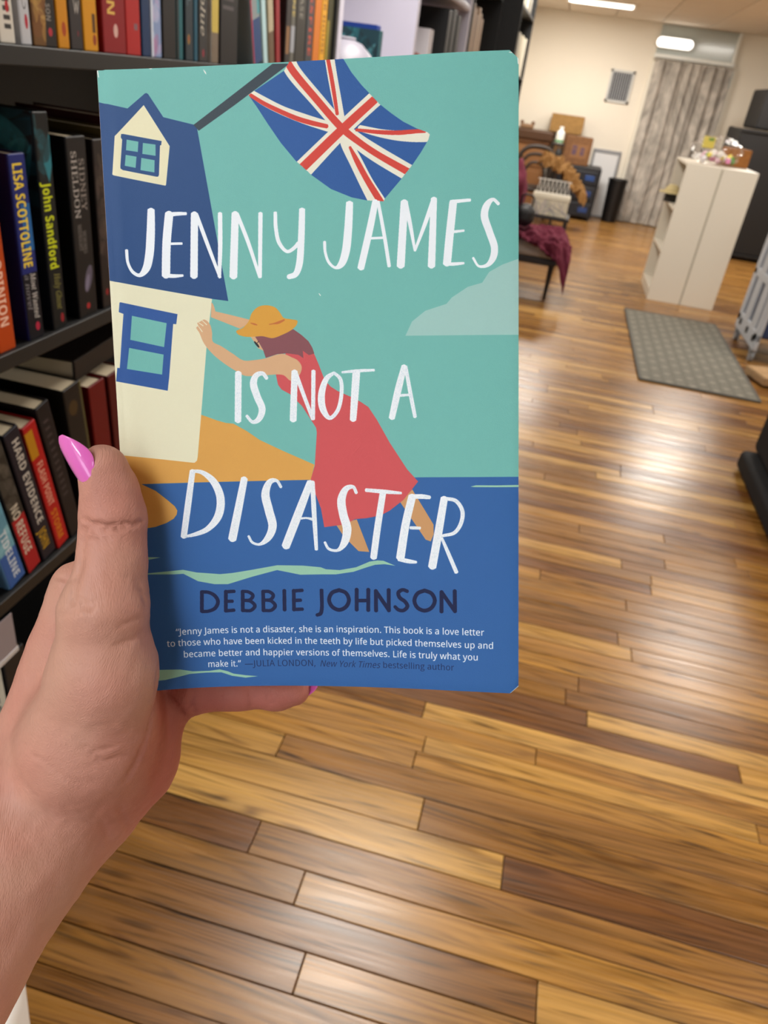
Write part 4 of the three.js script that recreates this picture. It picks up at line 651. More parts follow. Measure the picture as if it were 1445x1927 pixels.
const L = 0.2;
shelve([
  [-0.572, -0.606, 0.19, 'dark violet book with pale script, near end of the lower shelf', '#2b2750', (g, w, h) => { fill('#2a2648')(g, w, h); blotches(g, w, h, ['#6d6a7c', '#4a4380', '#8b8474'], 26, 31, 0.3, 1); down(g, w, h, 'Secrets', 0.5, 0.2, 0.6, 0.5, '#9d9686', 'italic', 'serif'); }, { lean: L }],
  [-0.640, -0.672, 0.19, 'pale blue and aqua book leaning on the lower shelf', '#5d86ac', (g, w, h) => { fill('#5f95ac')(g, w, h); blotches(g, w, h, ['#8fbcc8', '#4f7f98', '#6fa7b8'], 40, 41, 0, 0.7); g.fillStyle = '#31579a'; g.fillRect(0, h * 0.72, w, h * 0.28); down(g, w, h, 'TIDELINE', 0.6, 0.55, 0.4, 0.4, '#c5cfd8'); }, { lean: L }],
  [-0.677, -0.703, 0.2, 'black and red book with white print, leaning beside the aqua one', '#1c1a18', (g, w, h) => { fill('#2a2723')(g, w, h); blotches(g, w, h, ['#4d4842', '#5d564c'], 18, 51, 0.05, 0.5); g.fillStyle = '#9a1a20'; g.fillRect(0, h * 0.55, w, h * 0.45); down(g, w, h, 'NO REFUGE', 0.5, 0.45, 0.4, 0.6, '#c4bcac'); }, { lean: L }],
  [-0.708, -0.736, 0.205, 'black leaning book with white capitals and a yellow foot', '#15131c', (g, w, h) => { fill('#181623')(g, w, h); down(g, w, h, 'HARD EVIDENCE', 0.6, 0.06, 0.66, 0.5, '#bdb7ae'); down(g, w, h, 'JOHN', 0.5, 0.76, 0.16, 0.6, '#b38a1c'); }, { lean: L }],
  [-0.740, -0.766, 0.2, 'red leaning book with a yellow band and white lettering', '#8f1014', (g, w, h) => { fill('#a31416')(g, w, h); g.fillStyle = '#b07a14'; g.fillRect(0, h * 0.04, w * 0.6, h * 0.2); down(g, w, h, 'FLASH POINT', 0.5, 0.28, 0.36, 0.5, '#cf9a84'); down(g, w, h, 'STORM', 0.5, 0.68, 0.26, 0.5, '#c2781c'); }, { lean: L }],
  [-0.771, -0.798, 0.215, 'black leaning book with dim dotted print beside the red one', '#120f12', (g, w, h) => { fill('#151115')(g, w, h); g.fillStyle = '#3a3134'; for (let k = 0; k < 12; k++) g.fillRect(w * 0.25, h * (0.1 + k * 0.05), w * 0.4, h * 0.02); }, { lean: L }],
  [-0.806, -0.846, 0.215, 'thick black book with a faded gold emblem near the top', '#17130f', (g, w, h) => { fill('#181310')(g, w, h); g.fillStyle = '#3f2f18'; g.beginPath(); g.ellipse(w * 0.4, h * 0.14, w * 0.25, h * 0.05, 0, 0, 7); g.fill(); g.fillStyle = '#4a4325'; g.fillRect(w * 0.86, 0, w * 0.14, h); }, { lean: 0.1 }],
  [-0.852, -0.892, 0.2, 'plain scarlet hardback partly hidden by the held paperback', '#560305', fill('#5e0406'), { lean: 0.06 }],
  [-0.900, -0.945, 0.2, 'crimson hardback behind the scarlet one on the lower shelf', '#440304', fill('#4a0305'), { lean: 0.06 }],
], LOW, 'books leaning on the lower bookcase shelf');
// a book laid flat across the upright ones
{
  const b = makeBook({ t: 0.034, h: 0.235, d: 0.16, cover: '#1a1412', label: 'cream edged book lying flat over the scarlet hardback' });
  b.rotation.order = 'YXZ'; b.rotation.set(Math.PI / 2, 0.1, 0); b.position.set(SHELF_X - 0.04, 1.046, -1.2);
}
shelve([
  [-0.520, -0.560, 0.19, 'teal and white paperback on the bottom visible shelf', '#2f8c92', (g, w, h) => { fill('#3a9a9e')(g, w, h); g.fillStyle = '#c9d0d0'; g.fillRect(0, h * 0.4, w, h * 0.3); }],
  [-0.565, -0.602, 0.2, 'pale grey paperback beside the teal and white one', '#b9bcb4', (g, w, h) => { fill('#b9bcb4')(g, w, h); down(g, w, h, 'ISLAND', 0.5, 0.2, 0.5, 0.5, '#4a5358'); }],
  [-0.607, -0.648, 0.205, 'black paperback beside the pale grey one under the price card', '#17171a', fill('#1b1b1f')],
], BASE, 'books on the shelf under the price card');
{
  const t = thing('price_card', 'blank greyish shelf card in a clear holder under the lower bookcase shelf', 'price card', [-0.6385, 0.725, -0.655]);
  part('card', rbox(0.0012, 0.068, 0.15, 0.0005, 0, 0, 0, 1), mat('#8c8186', 0.6), t);
  part('holder', rbox(0.002, 0.009, 0.154, 0.0009, 0.0005, -0.035, 0, 1), phys('#b9b6b8', 0.2), t);
}

// ---------------------------------------------------------------- shelving further along the same side
{
  const lilac = mat('#bcb9c9', 0.5);
  const t = thing('cube_shelf', 'white cube shelving between two black bookcases', 'shelving', [-0.81, 0, -3.364]);
  for (const [z, w] of [[-2.198, 0.035], [-3.189, 0.042], [-4.528, 0.052]]) part('upright', rbox(0.34, 2.1, w, 0.003, 0, 1.05, z + 3.364, 1), lilac, t);
  for (const y of [0.05, 0.38, 0.71, 1.04, 1.37]) part('shelf', rbox(0.33, 0.028, 2.3, 0.003, 0, y - 0.0125, 0, 1), lilac, t);
  part('shelf', rbox(0.33, 0.035, 1.3, 0.014, 0.003, 1.82, -0.49, 2), lilac, t);
  part('top_panel', rbox(0.34, 0.028, 2.38, 0.003, 0, 2.114, 0, 1), lilac, t);
  part('back_panel', box(0.008, 2.1, 2.32, -0.165, 1.05, 0), lilac, t);
  const fantasy = makeBook({ t: 0.028, h: 0.233, d: 0.169, cover: '#1d4a52', label: 'teal fantasy style hardback standing cover out in the white cube shelf', front: mat('#ffffff', 0.35, { map: canvasTexture(256, 352, (g, w, h) => {
    fill('#16383f')(g, w, h); blotches(g, w, h, ['#1f5a62', '#0e2226', '#2f7a80', '#5f9aa0'], 60, 71); g.fillStyle = '#9cc0cc'; g.fillRect(0, 0, w * 0.16, h);
    g.fillStyle = '#cfdcdc'; g.font = 'bold 60px serif'; g.textAlign = 'center'; g.fillText('FAYNE', w * 0.56, h * 0.7); }) }) });
  fantasy.position.set(-0.647, 1.371, -2.68); fantasy.rotation.y = -0.1;
  const navy = makeBook({ t: 0.035, h: 0.248, d: 0.175, cover: '#1e3a86', label: 'blue hardback with gold page edge behind the teal cover' });
  navy.position.set(-0.669, 1.371, -2.73); navy.rotation.y = -0.1;
  const bowl = thing('bowl', 'round white bowl turned upside down in front of the teal fantasy cover', 'bowl', [-0.69, 1.371, -2.42]);
  part('shell', new THREE.LatheGeometry([[0.087, 0], [0.095, 0.005], [0.1, 0.06], [0.096, 0.116], [0.08, 0.159], [0.051, 0.184], [0.023, 0.193], [0, 0.195]].map(([x, y]) => new THREE.Vector2(x, y)), 40), mat('#8f8c98', 0.4), bowl);
  part('foot_ring', new THREE.TorusGeometry(0.028, 0.004, 10, 30).rotateX(Math.PI / 2).translate(0, 0.194, 0), mat('#8f8c98', 0.4), bowl);
  shelve([
    [-2.80, -2.86, 0.175, 'small dark red book low in the second white cube', '#6a1d18', fill('#7a241a')],
    [-2.865, -2.93, 0.17, 'small orange spined book beside the dark red one', '#a8501c', fill('#b0581e')],
    [-2.94, -3.02, 0.165, 'small navy book beside the orange spined one', '#1e2a44', fill('#22304c')],
    [-3.36, -3.44, 0.34, 'first black binder against the white cube upright', '#1f2022', (g, w, h) => { fill('#26272a')(g, w, h); g.fillStyle = '#d8d4ca'; g.beginPath(); g.arc(w * 0.5, h * 0.5, w * 0.28, 0, 7); g.fill(); }],
    [-3.47, -3.56, 0.35, 'second black binder, thicker, in the white cube', '#26282c', fill('#2a2c30')],
    [-3.60, -3.68, 0.34, 'third black binder close to the white upright', '#2b2d31', (g, w, h) => { fill('#303236')(g, w, h); g.fillStyle = '#b8b2a4'; g.fillRect(0, h * 0.75, w, h * 0.14); }],
  ], 1.3705, 'books and binders in the white cube shelf');
  const file = thing('magazine_file', 'plain white magazine file beside the black binders', 'magazine file', [-0.81, 1.371, -3.77]);
  part('body', new THREE.ExtrudeGeometry(new THREE.Shape([[-0.12, 0], [0.12, 0], [0.12, 0.3], [0.02, 0.3], [-0.12, 0.2]].map(([x, y]) => new THREE.Vector2(x, y))), { depth: 0.09, bevelEnabled: true, bevelSize: 0.002, bevelThickness: 0.002, bevelSegments: 1 }).translate(0, 0.003, -0.045), mat('#dcd9e2', 0.5), file);
}
bookcase('bookcase', 'black bookcase with tan spines after the white cube shelving', -4.62, -5.99, [0.09, 0.45, 0.82, 1.2, 1.59, 2.0], { x: -0.64, depth: 0.36, top: 2.35 });
bookcase('bookcase', 'black bookcase standing slightly forward just before the maroon draped chair', -6.05, -7.33, [0.09, 0.45, 0.82, 1.2, 1.59, 2.0], { x: -0.512, depth: 0.46, top: 2.35 });
{
  const g = 'tan books in the black bookcase beyond the white cubes';
  const tones = ['#9c8672', '#a8907a', '#8a7462', '#b39c86'];
  const words = ['tan', 'beige', 'fawn', 'pale brown'], place = ['first', 'second', 'third', 'fourth', 'fifth', 'sixth'];
  for (let i = 0; i < 6; i++) {
    const b = makeBook({ t: 0.07, h: 0.27 - (i % 3) * 0.02, cover: tones[i % 4], label: `${words[i % 4]} book, ${place[i]} along the shelf after the white cube post`, group: g });
    b.position.set(-0.647, 1.591, -4.7 - i * 0.082);
  }
  for (let i = 0; i < 6; i++) {
    const b = makeBook({ t: 0.1, h: 0.29 - (i % 2) * 0.03, cover: ['#c2b8a2', '#8d867a', '#d0c8b6'][i % 3], label: `${['cream', 'grey', 'ivory'][i % 3]} book, ${place[i]} in the forward black bookcase`, group: 'pale books in the forward black bookcase' });
    b.position.set(-0.52, i % 2 ? 1.591 : 2.001, -6.17 - i * 0.175);
  }
}

// ---------------------------------------------------------------- back wall: doorway curtain, transom, vent
{
  const glazing = struct('window_1');
  part('window_frame', join([rbox(1.06, 0.05, 0.06, 0.008, 0, -0.185, 0), rbox(0.035, 0.37, 0.06, 0.006, 0.5, 0, 0)]), mat('#eef0ec', 0.35), glazing);
  part('pane', box(1.0, 0.34, 0.012, -0.015, 0, -0.012), phys('#b4bcb8', 0.3, { clearcoat: 0.6, clearcoatRoughness: 0.1 }), glazing);
  glazing.position.set(1.36, 2.32, ZB + 0.034);
  const door = struct('door_1');
  part('door_frame', join([rbox(0.05, 2.1, 0.05, 0.008, -0.53, 1.05, 0), rbox(0.05, 2.1, 0.05, 0.008, 0.545, 1.05, 0)]), mat('#ece7da', 0.5), door);
  part('glass_strip', box(0.03, 0.2, 0.01, 0.51, 1.96, 0.03), phys('#a9c4cc', 0.1, { clearcoat: 1 }), door);
  door.position.set(1.38, 0, ZB + 0.026);
  const reflected = thing('transom_reflection', 'glowing white oblong put in for a light reflected in the transom glass', 'light', [1.055, 2.29, ZB + 0.12]);  // added glowing shape, stands for a ceiling light mirrored in the transom
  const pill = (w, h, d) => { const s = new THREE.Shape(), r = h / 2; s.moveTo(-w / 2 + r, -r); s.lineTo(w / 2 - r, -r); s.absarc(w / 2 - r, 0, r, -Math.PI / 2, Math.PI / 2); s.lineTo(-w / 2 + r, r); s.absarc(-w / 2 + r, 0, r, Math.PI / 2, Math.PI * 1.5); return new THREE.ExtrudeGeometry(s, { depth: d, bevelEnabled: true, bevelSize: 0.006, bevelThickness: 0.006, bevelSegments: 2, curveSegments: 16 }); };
  part('reflection_backing', pill(0.48, 0.118, 0.05).translate(0, 0, -0.08), mat('#f2efe8', 0.4), reflected);
  part('diffuser', pill(0.46, 0.1, 0.012).translate(0, 0, -0.024), mat('#ffffff', 0.5, { emissive: new THREE.Color(1, 0.96, 0.9), emissiveIntensity: 2.5 }), reflected);
  const l = new THREE.RectAreaLight(LIGHT_COLOR, 4, 0.46, 0.1); l.position.set(1.055, 2.29, ZB + 0.125); l.lookAt(1.055, 2.29, 0); l.name = 'transom_reflection_glow'; scene.add(l);  // added light source behind that stand-in reflection, no fixture hangs here

  // crushed velvet, two panels of deep folds
  const velvet = dataTexture(512, 512, (u, v) => { const k = 0.86 + 0.1 * tiled(u, v, 7, 7, 2) + 0.08 * tiled(u, v, 19, 16, 6) + 0.04 * tiled(u, v, 90, 90, 3); return [k, k * 0.99, k * 0.975]; });
  const curtain = thing('curtain', 'grey crushed velvet curtain closing the doorway in the back wall', 'curtain', [1.385, 0, ZB + 0.09]);
  const panel = (x0, x1, s) => {
    const n = 120, front = [], back = [], shape = new THREE.Shape();
    for (let i = 0; i <= n; i++) { const q = i / n, x = x0 + (x1 - x0) * q, z = 0.021 * Math.sin(q * 19 + s + 1.2 * Math.sin(q * 6 + s)) + 0.005 * Math.sin(q * 47 + s * 2); front.push([x, z]); back.push([x, z - 0.004]); }
    [...front, ...back.reverse()].forEach(([x, z], i) => (i ? shape.lineTo(x, z) : shape.moveTo(x, z)));
    const g = new THREE.ExtrudeGeometry(shape, { depth: 2.075, steps: 24, bevelEnabled: false }); g.rotateX(-Math.PI / 2);
    const p = g.attributes.position, uv = g.attributes.uv;
    for (let i = 0; i < p.count; i++) { const y = p.getY(i), k = 1 - y / 2.075; p.setX(i, p.getX(i) + 0.012 * Math.sin(y * 3 + p.getX(i) * 9) * k); p.setZ(i, p.getZ(i) * (1 + 0.5 * k)); uv.setXY(i, p.getX(i) * 0.8, y * 0.5); }
    g.translate(0, 0.015, 0); g.computeVertexNormals(); return g;
  };
  const cloth = phys('#cfcac4', 0.7, { map: velvet, sheen: 0.5, sheenColor: new THREE.Color('#d8d2c8'), sheenRoughness: 0.4 });
  part('curtain_panel', panel(-0.515, 0.012, 0.4), cloth, curtain);
  part('curtain_panel', panel(0.0, 0.505, 2.3), cloth, curtain);
  part('curtain_rod', rod(V(-0.55, 2.082, -0.002), V(0.54, 2.082, -0.002), 0.009), mat('#c9c5bd', 0.3, { metalness: 0.6 }), curtain);

  const vent = thing('wall_vent', 'dark louvred return air vent on the cream back wall', 'vent', [0.485, 1.712, ZB + 0.012]);
  part('frame', join([box(0.33, 0.03, 0.02, 0, 0.185, 0), box(0.33, 0.03, 0.02, 0, -0.185, 0), box(0.03, 0.4, 0.02, 0.15, 0, 0), box(0.03, 0.4, 0.02, -0.15, 0, 0)]), mat('#cfd0cd', 0.45), vent);
  part('duct', box(0.28, 0.35, 0.004, 0, 0, -0.008), mat('#23252a', 0.8), vent);
  for (let i = 0; i < 9; i++) part('louvre', rbox(0.014, 0.345, 0.012, 0.002, -0.124 + i * 0.031, 0, 0.003, 1), mat('#a6aab0', 0.5), vent);
}

// ---------------------------------------------------------------- things along the back wall
const leather = mat('#17151a', 0.5), cardboard = dataTexture(256, 256, (u, v) => { const k = 0.88 + 0.05 * tiled(u, v, 120, 8, 2) + 0.06 * tiled(u, v, 6, 6, 4); return [k, k * 0.98, k * 0.95]; });
function carton(label, [x, y, z], w, h, d, turn, color, print) {
  const t = thing('cardboard_box', label, 'box', [x, y, z], turn), m = mat(color, 0.85, { map: cardboard });
  part('carton', rbox(w, h, d, 0.006, 0, h / 2, 0), m, t);
  part('flap', rbox(w - 0.006, 0.005, d / 2 - 0.003, 0.001, 0, h + 0.002, d / 4, 1).rotateX(0), m, t); part('flap', rbox(w - 0.006, 0.005, d / 2 - 0.003, 0.001, 0, h + 0.002, -d / 4, 1), m, t);
  if (print) part('print', box(w * 0.62, h * 0.5, 0.001, w * 0.05, h * 0.5, d / 2 + 0.0008), mat('#ffffff', 0.85, { map: canvasTexture(256, 192, (g, cw, ch) => { g.fillStyle = color; g.fillRect(0, 0, cw, ch); g.fillStyle = print; g.globalAlpha = 0.55; g.fillRect(20, 20, 70, 130); g.fillRect(150, 40, 60, 110); g.fillStyle = color; g.globalAlpha = 1; g.fillRect(30, 60, 50, 12); g.fillRect(160, 80, 40, 10); }) }), t, 'printed panel');
  return t;
}
{
  const wood = mat('#4a2f1a', 0.45), brown = mat('#8a5f38', 0.6);
  const dresser = thing('dresser', 'dark wooden dresser with an overhanging top against the back wall', 'dresser', [-0.635, 0, -12.12]);
  part('carcass', rbox(0.66, 0.84, 0.42, 0.008, 0, 0.46, 0), brown, dresser);
  part('dresser_top', rbox(0.74, 0.12, 0.5, 0.02, 0, 0.985, 0.01), wood, dresser);
  part('cornice', rbox(0.7, 0.05, 0.46, 0.012, 0, 0.905, 0.005), mat('#6b4526', 0.5), dresser);
  for (const y of [0.7, 0.42, 0.16]) { const d = part('drawer', rbox(0.58, 0.22, 0.02, 0.006, 0, y, 0.215), brown, dresser); part('knob', new THREE.SphereGeometry(0.014, 12, 8).translate(0, y, 0.235), mat('#2b2018', 0.4), d); }
  const pot = thing('ceramic_ornament', 'small brown ornament with two raised ends on the dresser', 'ornament', [-0.66, 1.045, -12.05]);
  part('basin', rbox(0.19, 0.06, 0.1, 0.02, 0, 0.03, 0), mat('#8a6a4c', 0.6), pot);
  for (const s of [-1, 1]) part('handle', new THREE.SphereGeometry(0.026, 12, 10).translate(s * 0.078, 0.075, 0), mat('#6e4e34', 0.6), pot);
  carton('large plain tan carton at the top of the heap against the back wall', [-0.12, 1.055, -12.28], 0.46, 0.22, 0.24, 0.05, '#b08a52');
  carton('brown carton with purple print resting on the dark storage cart', [0.10, 0.70, -11.92], 0.36, 0.345, 0.3, 0.06, '#8a6240', '#3d3570');
  const under = carton('plain brown carton under the large tan carton', [-0.08, 0.70, -12.28], 0.3, 0.345, 0.24, 0.0, '#8f6b45');
  const bottle = thing('bottle', 'white plastic bottle with a green band beside the printed carton', 'bottle', [-0.165, 0.94, -11.62]);
  part('bottle_body', new THREE.LatheGeometry([[0, 0], [0.05, 0], [0.056, 0.01], [0.056, 0.12], [0.045, 0.15], [0.022, 0.165], [0.022, 0.18]].map(([x, y]) => new THREE.Vector2(x, y)), 24), mat('#e9ebe6', 0.35), bottle);
  part('bottle_cap', new THREE.CylinderGeometry(0.026, 0.026, 0.03, 20).translate(0, 0.192, 0), mat('#f2f2ef', 0.4), bottle);
  part('band', new THREE.CylinderGeometry(0.0572, 0.0572, 0.03, 24).translate(0, 0.03, 0), mat('#5f9a6a', 0.5), bottle);
  const stool = thing('wooden_stand', 'small dark stand that carries the white bottle', 'stand', [-0.17, 0, -11.62]);
  part('stand_top', rbox(0.17, 0.025, 0.17, 0.006, 0, 0.927, 0), mat('#241a14', 0.6), stool);
  for (const [a, b] of [[1, 1], [1, -1], [-1, 1], [-1, -1]]) part('leg', rod(V(a * 0.06, 0.92, b * 0.06), V(a * 0.075, 0, b * 0.075), 0.009), mat('#241a14', 0.6), stool);
  const helmet = thing('baseball_hat', 'black rounded hat hanging in front of the printed carton', 'hat', [-0.14, 0.79, -11.46]);
  part('crown', new THREE.SphereGeometry(0.075, 24, 16).scale(0.75, 1.25, 0.7), mat('#101012', 0.6), helmet);
  part('brim', rbox(0.1, 0.012, 0.08, 0.005, 0, -0.09, 0.02), mat('#101012', 0.6), helmet);
  part('loop', rod(V(0, 0.06, -0.03), V(-0.02, 0.135, -0.08), 0.005), mat('#101012', 0.6), helmet);

  const cart = thing('storage_cart', 'dark blue black storage cart with blue drawer windows under the cartons', 'storage cart', [0.16, 0, -12.02]);
  part('cart_shell', rbox(0.68, 0.66, 0.5, 0.02, 0, 0.365, 0), mat('#15171d', 0.5), cart);
  for (const [y, c] of [[0.56, '#2c4a86'], [0.36, '#26427a'], [0.14, '#2a447c']]) { const d = part('drawer', rbox(0.6, 0.17, 0.02, 0.01, 0, y, 0.252), mat('#1b1f28', 0.4), cart); part('drawer_window', rbox(0.13, 0.07, 0.012, 0.006, 0.2, y, 0.262), phys(c, 0.2), d); }
  for (const [a, b] of [[1, 1], [1, -1], [-1, 1], [-1, -1]]) part('caster', new THREE.CylinderGeometry(0.02, 0.02, 0.02, 14).rotateX(Math.PI / 2).translate(a * 0.3, 0.02, b * 0.2), mat('#0d0d0f', 0.5), cart);

  const easel = thing('whiteboard', 'whiteboard with a grey metal frame leaning on the back wall', 'whiteboard', [0.54, 0.005, -12.37], 0);
  easel.rotation.x = -0.09;
  part('board', rbox(0.35, 0.85, 0.012, 0.003, 0, 0.45, 0), mat('#dfe0e2', 0.3), easel);
  part('frame', join([rbox(0.4, 0.05, 0.026, 0.006, 0, 0.885, 0), rbox(0.035, 0.9, 0.026, 0.006, 0.185, 0.45, 0), rbox(0.035, 0.9, 0.026, 0.006, -0.185, 0.45, 0), rbox(0.4, 0.03, 0.026, 0.006, 0, 0.015, 0)]), mat('#8f9093', 0.35, { metalness: 0.6 }), easel);

  const bin = thing('trash_can', 'tall black tapered trash can beside the velvet curtain', 'trash can', [0.775, 0, -12.15]);
  part('bin_body', new THREE.LatheGeometry([[0, 0.01], [0.1, 0], [0.106, 0.012], [0.132, 0.55], [0.14, 0.555], [0.14, 0.575], [0.133, 0.578], [0.126, 0.56], [0.1, 0.03], [0, 0.026]].map(([x, y]) => new THREE.Vector2(x, y)), 40), mat('#0c0b0d', 0.45), bin);
  part('liner_rim', new THREE.TorusGeometry(0.134, 0.006, 8, 40).rotateX(Math.PI / 2).translate(0, 0.575, 0), mat('#1a1a1c', 0.3), bin);
}
// a wicker chair with a tan throw, in front of the dresser
{
  const chair = thing('wicker_chair', 'dark chair with arched bentwood loops in its back, before the dresser', 'chair', [-0.34, 0, -10.9], 0.25);
  const dark = mat('#2a1c13', 0.55), hoop = (w, h, r) => tube([V(-w, 0.42, -0.2), V(-w * 0.98, 0.42 + h * 0.6, -0.22), V(-w * 0.6, 0.42 + h * 0.93, -0.23), V(0, 0.42 + h, -0.235), V(w * 0.6, 0.42 + h * 0.93, -0.23), V(w * 0.98, 0.42 + h * 0.6, -0.22), V(w, 0.42, -0.2)], r, 40);
  for (const [w, h, r] of [[0.27, 0.47, 0.028], [0.2, 0.38, 0.02], [0.13, 0.28, 0.018]]) part('back_hoop', hoop(w, h, r), dark, chair);
  part('seat', rbox(0.54, 0.05, 0.5, 0.02, 0, 0.41, 0.02), dark, chair);
  for (const [a, b] of [[1, 1], [1, -1], [-1, 1], [-1, -1]]) part('leg', rod(V(a * 0.23, 0.4, b * 0.2 + 0.02), V(a * 0.25, 0, b * 0.22 + 0.02), 0.02), dark, chair);
  for (const s of [-1, 1]) part('arm', tube([V(s * 0.27, 0.62, -0.2), V(s * 0.29, 0.64, 0), V(s * 0.28, 0.6, 0.2), V(s * 0.25, 0.42, 0.24)], 0.017, 20), dark, chair);
  // crumpled throw over the arm
  const g = new THREE.PlaneGeometry(0.62, 0.62, 60, 60).toNonIndexed ? new THREE.PlaneGeometry(0.66, 0.6, 64, 64) : null, p = g.attributes.position;
  const lower = [];
  for (let i = 0; i < p.count; i++) {
    const x = p.getX(i), y = p.getY(i), q = (x + 0.33) / 0.66;
    const n = 0.045 * noise2(x * 9 + 2, y * 9) + 0.022 * noise2(x * 21, y * 21 + 5), h = 0.72 - 0.42 * q * q - 0.55 * Math.max(0, Math.abs(y) - 0.12) ** 1.2;
    p.setXYZ(i, x * 0.98 + n * 0.6, h + n * 1.3, y * 0.62 + n * 0.4);
  }
  g.computeVertexNormals();
  const thick = g.clone(), tp = thick.attributes.position; for (let i = 0; i < tp.count; i++) tp.setY(i, tp.getY(i) - 0.012); thick.index.array.reverse(); thick.computeVertexNormals();
  const throwIt = thing('throw_blanket', 'crumpled tan throw slung over the dark hooped chair', 'blanket', [0.0, 0.11, -10.75], 0.1);
  part('cloth', join([g, thick]), mat('#96703f', 0.85), throwIt);
}
// chair with a maroon blanket, closer in
{
  const chair = thing('upholstered_chair', 'low chair with pale tufted cushion and dark tapered legs under the maroon blanket', 'chair', [-0.17, 0, -6.75], 0);
  const dark = mat('#1a1113', 0.5), pale = mat('#a79f9a', 0.8);
  part('seat', rbox(0.56, 0.13, 0.5, 0.04, 0, 0.4, 0), pale, chair);
  part('seat_frame', rbox(0.54, 0.06, 0.48, 0.015, 0, 0.31, 0), dark, chair);
  part('backrest', rbox(0.08, 0.5, 0.48, 0.035, -0.27, 0.62, 0), pale, chair);
  for (const [a, b] of [[1, 1], [1, -1], [-1, 1], [-1, -1]]) part('leg', new THREE.CylinderGeometry(0.026, 0.012, 0.3, 14).translate(a * 0.235, 0.15, b * 0.2), dark, chair);
  // blanket: a heavy sheet over seat and edge
  const g = new THREE.PlaneGeometry(1, 1, 70, 70), p = g.attributes.position;
  for (let i = 0; i < p.count; i++) {
    const u = p.getX(i) + 0.5, v = p.getY(i) + 0.5, n = 0.03 * noise2(u * 4, v * 4 + 3) + 0.012 * noise2(u * 11, v * 11);
    const x = -0.3 + 0.72 * u, over = Math.max(0, x - 0.2), side = Math.max(0, v - 0.72);
    const y = 0.5 + n - 0.55 * over * over * 5 - side * (0.02 + 0.95 * u * u), z = -0.26 + 0.75 * Math.min(v, 0.72) + side * 0.3 + n * 0.6;
    p.setXYZ(i, x - over * 0.35, y, z);
  }
  g.computeVertexNormals();
  const t = g.clone(), tp = t.attributes.position; for (let i = 0; i < tp.count; i++) tp.setY(i, tp.getY(i) - 0.014); t.index.array.reverse(); t.computeVertexNormals();
  const b = thing('maroon_blanket', 'soft maroon blanket draped over the low chair and hanging off its corner', 'blanket', [-0.14, 0.02, -6.72], 0);
  part('cloth', join([g, t]), phys('#5a0f28', 0.9, { sheen: 0.5, sheenColor: new THREE.Color('#8a2a48') }), b);
  const shawl = thing('maroon_shawl', 'maroon shawl bundled on the back of the low chair', 'shawl', [-0.4, 0.66, -6.72]);
  const sg = new THREE.SphereGeometry(0.17, 40, 28), sp = sg.attributes.position;
  for (let i = 0; i < sp.count; i++) { const k = 1 + 0.16 * noise3(sp.getX(i) * 9, sp.getY(i) * 5, sp.getZ(i) * 9); sp.setXYZ(i, sp.getX(i) * 0.72 * k, sp.getY(i) * 1.35 * k, sp.getZ(i) * 1.3 * k); }
  sg.computeVertexNormals(); part('cloth', sg.translate(0, 0.13, 0), phys('#5a0f28', 0.9, { sheen: 0.5, sheenColor: new THREE.Color('#8a2a48') }), shawl);
  const bag = thing('black_bag', 'rounded black handbag sitting on the maroon blanket', 'bag', [-0.24, 0.545, -6.62]);
  part('bag_body', rbox(0.16, 0.17, 0.2, 0.07, 0, 0.085, 0, 5), mat('#0f0f11', 0.55), bag);
  part('strap', tube([V(-0.05, 0.15, 0), V(-0.04, 0.23, 0), V(0.04, 0.23, 0), V(0.05, 0.15, 0)], 0.008, 20), mat('#0f0f11', 0.5), bag);
  const table = thing('side_table', 'dark square side table behind the maroon draped chair', 'table', [-0.08, 0, -8.3]);
  part('tabletop', rbox(0.46, 0.03, 0.42, 0.008, 0, 0.44, 0), dark, table);
  for (const [a, b] of [[1, 1], [1, -1], [-1, 1], [-1, -1]]) part('leg', rbox(0.035, 0.43, 0.035, 0.005, a * 0.2, 0.215, b * 0.18, 1), dark, table);
  const pat = canvasTexture(256, 128, (q, w, h) => { fill('#c5bda9')(q, w, h); blotches(q, w, h, ['#8d8f8c', '#6f6a78', '#a39c8a', '#9a8f9c'], 26, 5, 0.2, 0.9); });
  const bx = thing('gift_box', 'pale patterned box on the dark side table', 'box', [-0.07, 0.456, -8.24]);
  part('carton', rbox(0.36, 0.17, 0.26, 0.01, 0, 0.085, 0), mat('#ffffff', 0.7, { map: pat }), bx);
  part('lid', rbox(0.37, 0.04, 0.27, 0.008, 0, 0.17, 0), mat('#cfc7b4', 0.7), bx);
  const rack = thing('wire_rack', 'white zigzag wire rack standing on the pale patterned box', 'rack', [-0.07, 0.647, -8.24]);
  const zig = []; for (let i = 0; i <= 16; i++) zig.push(V(-0.16 + i * 0.02, i % 2 ? 0.13 : 0.012, 0.08));
  for (let i = 0; i < 16; i++) part('wire', rod(zig[i], zig[i + 1], 0.004, 6), mat('#d6d2ca', 0.4), rack);
  for (const y of [0.008, 0.134]) part('rail', rod(V(-0.165, y, 0.08), V(0.165, y, 0.08), 0.005, 8), mat('#d6d2ca', 0.4), rack);
}

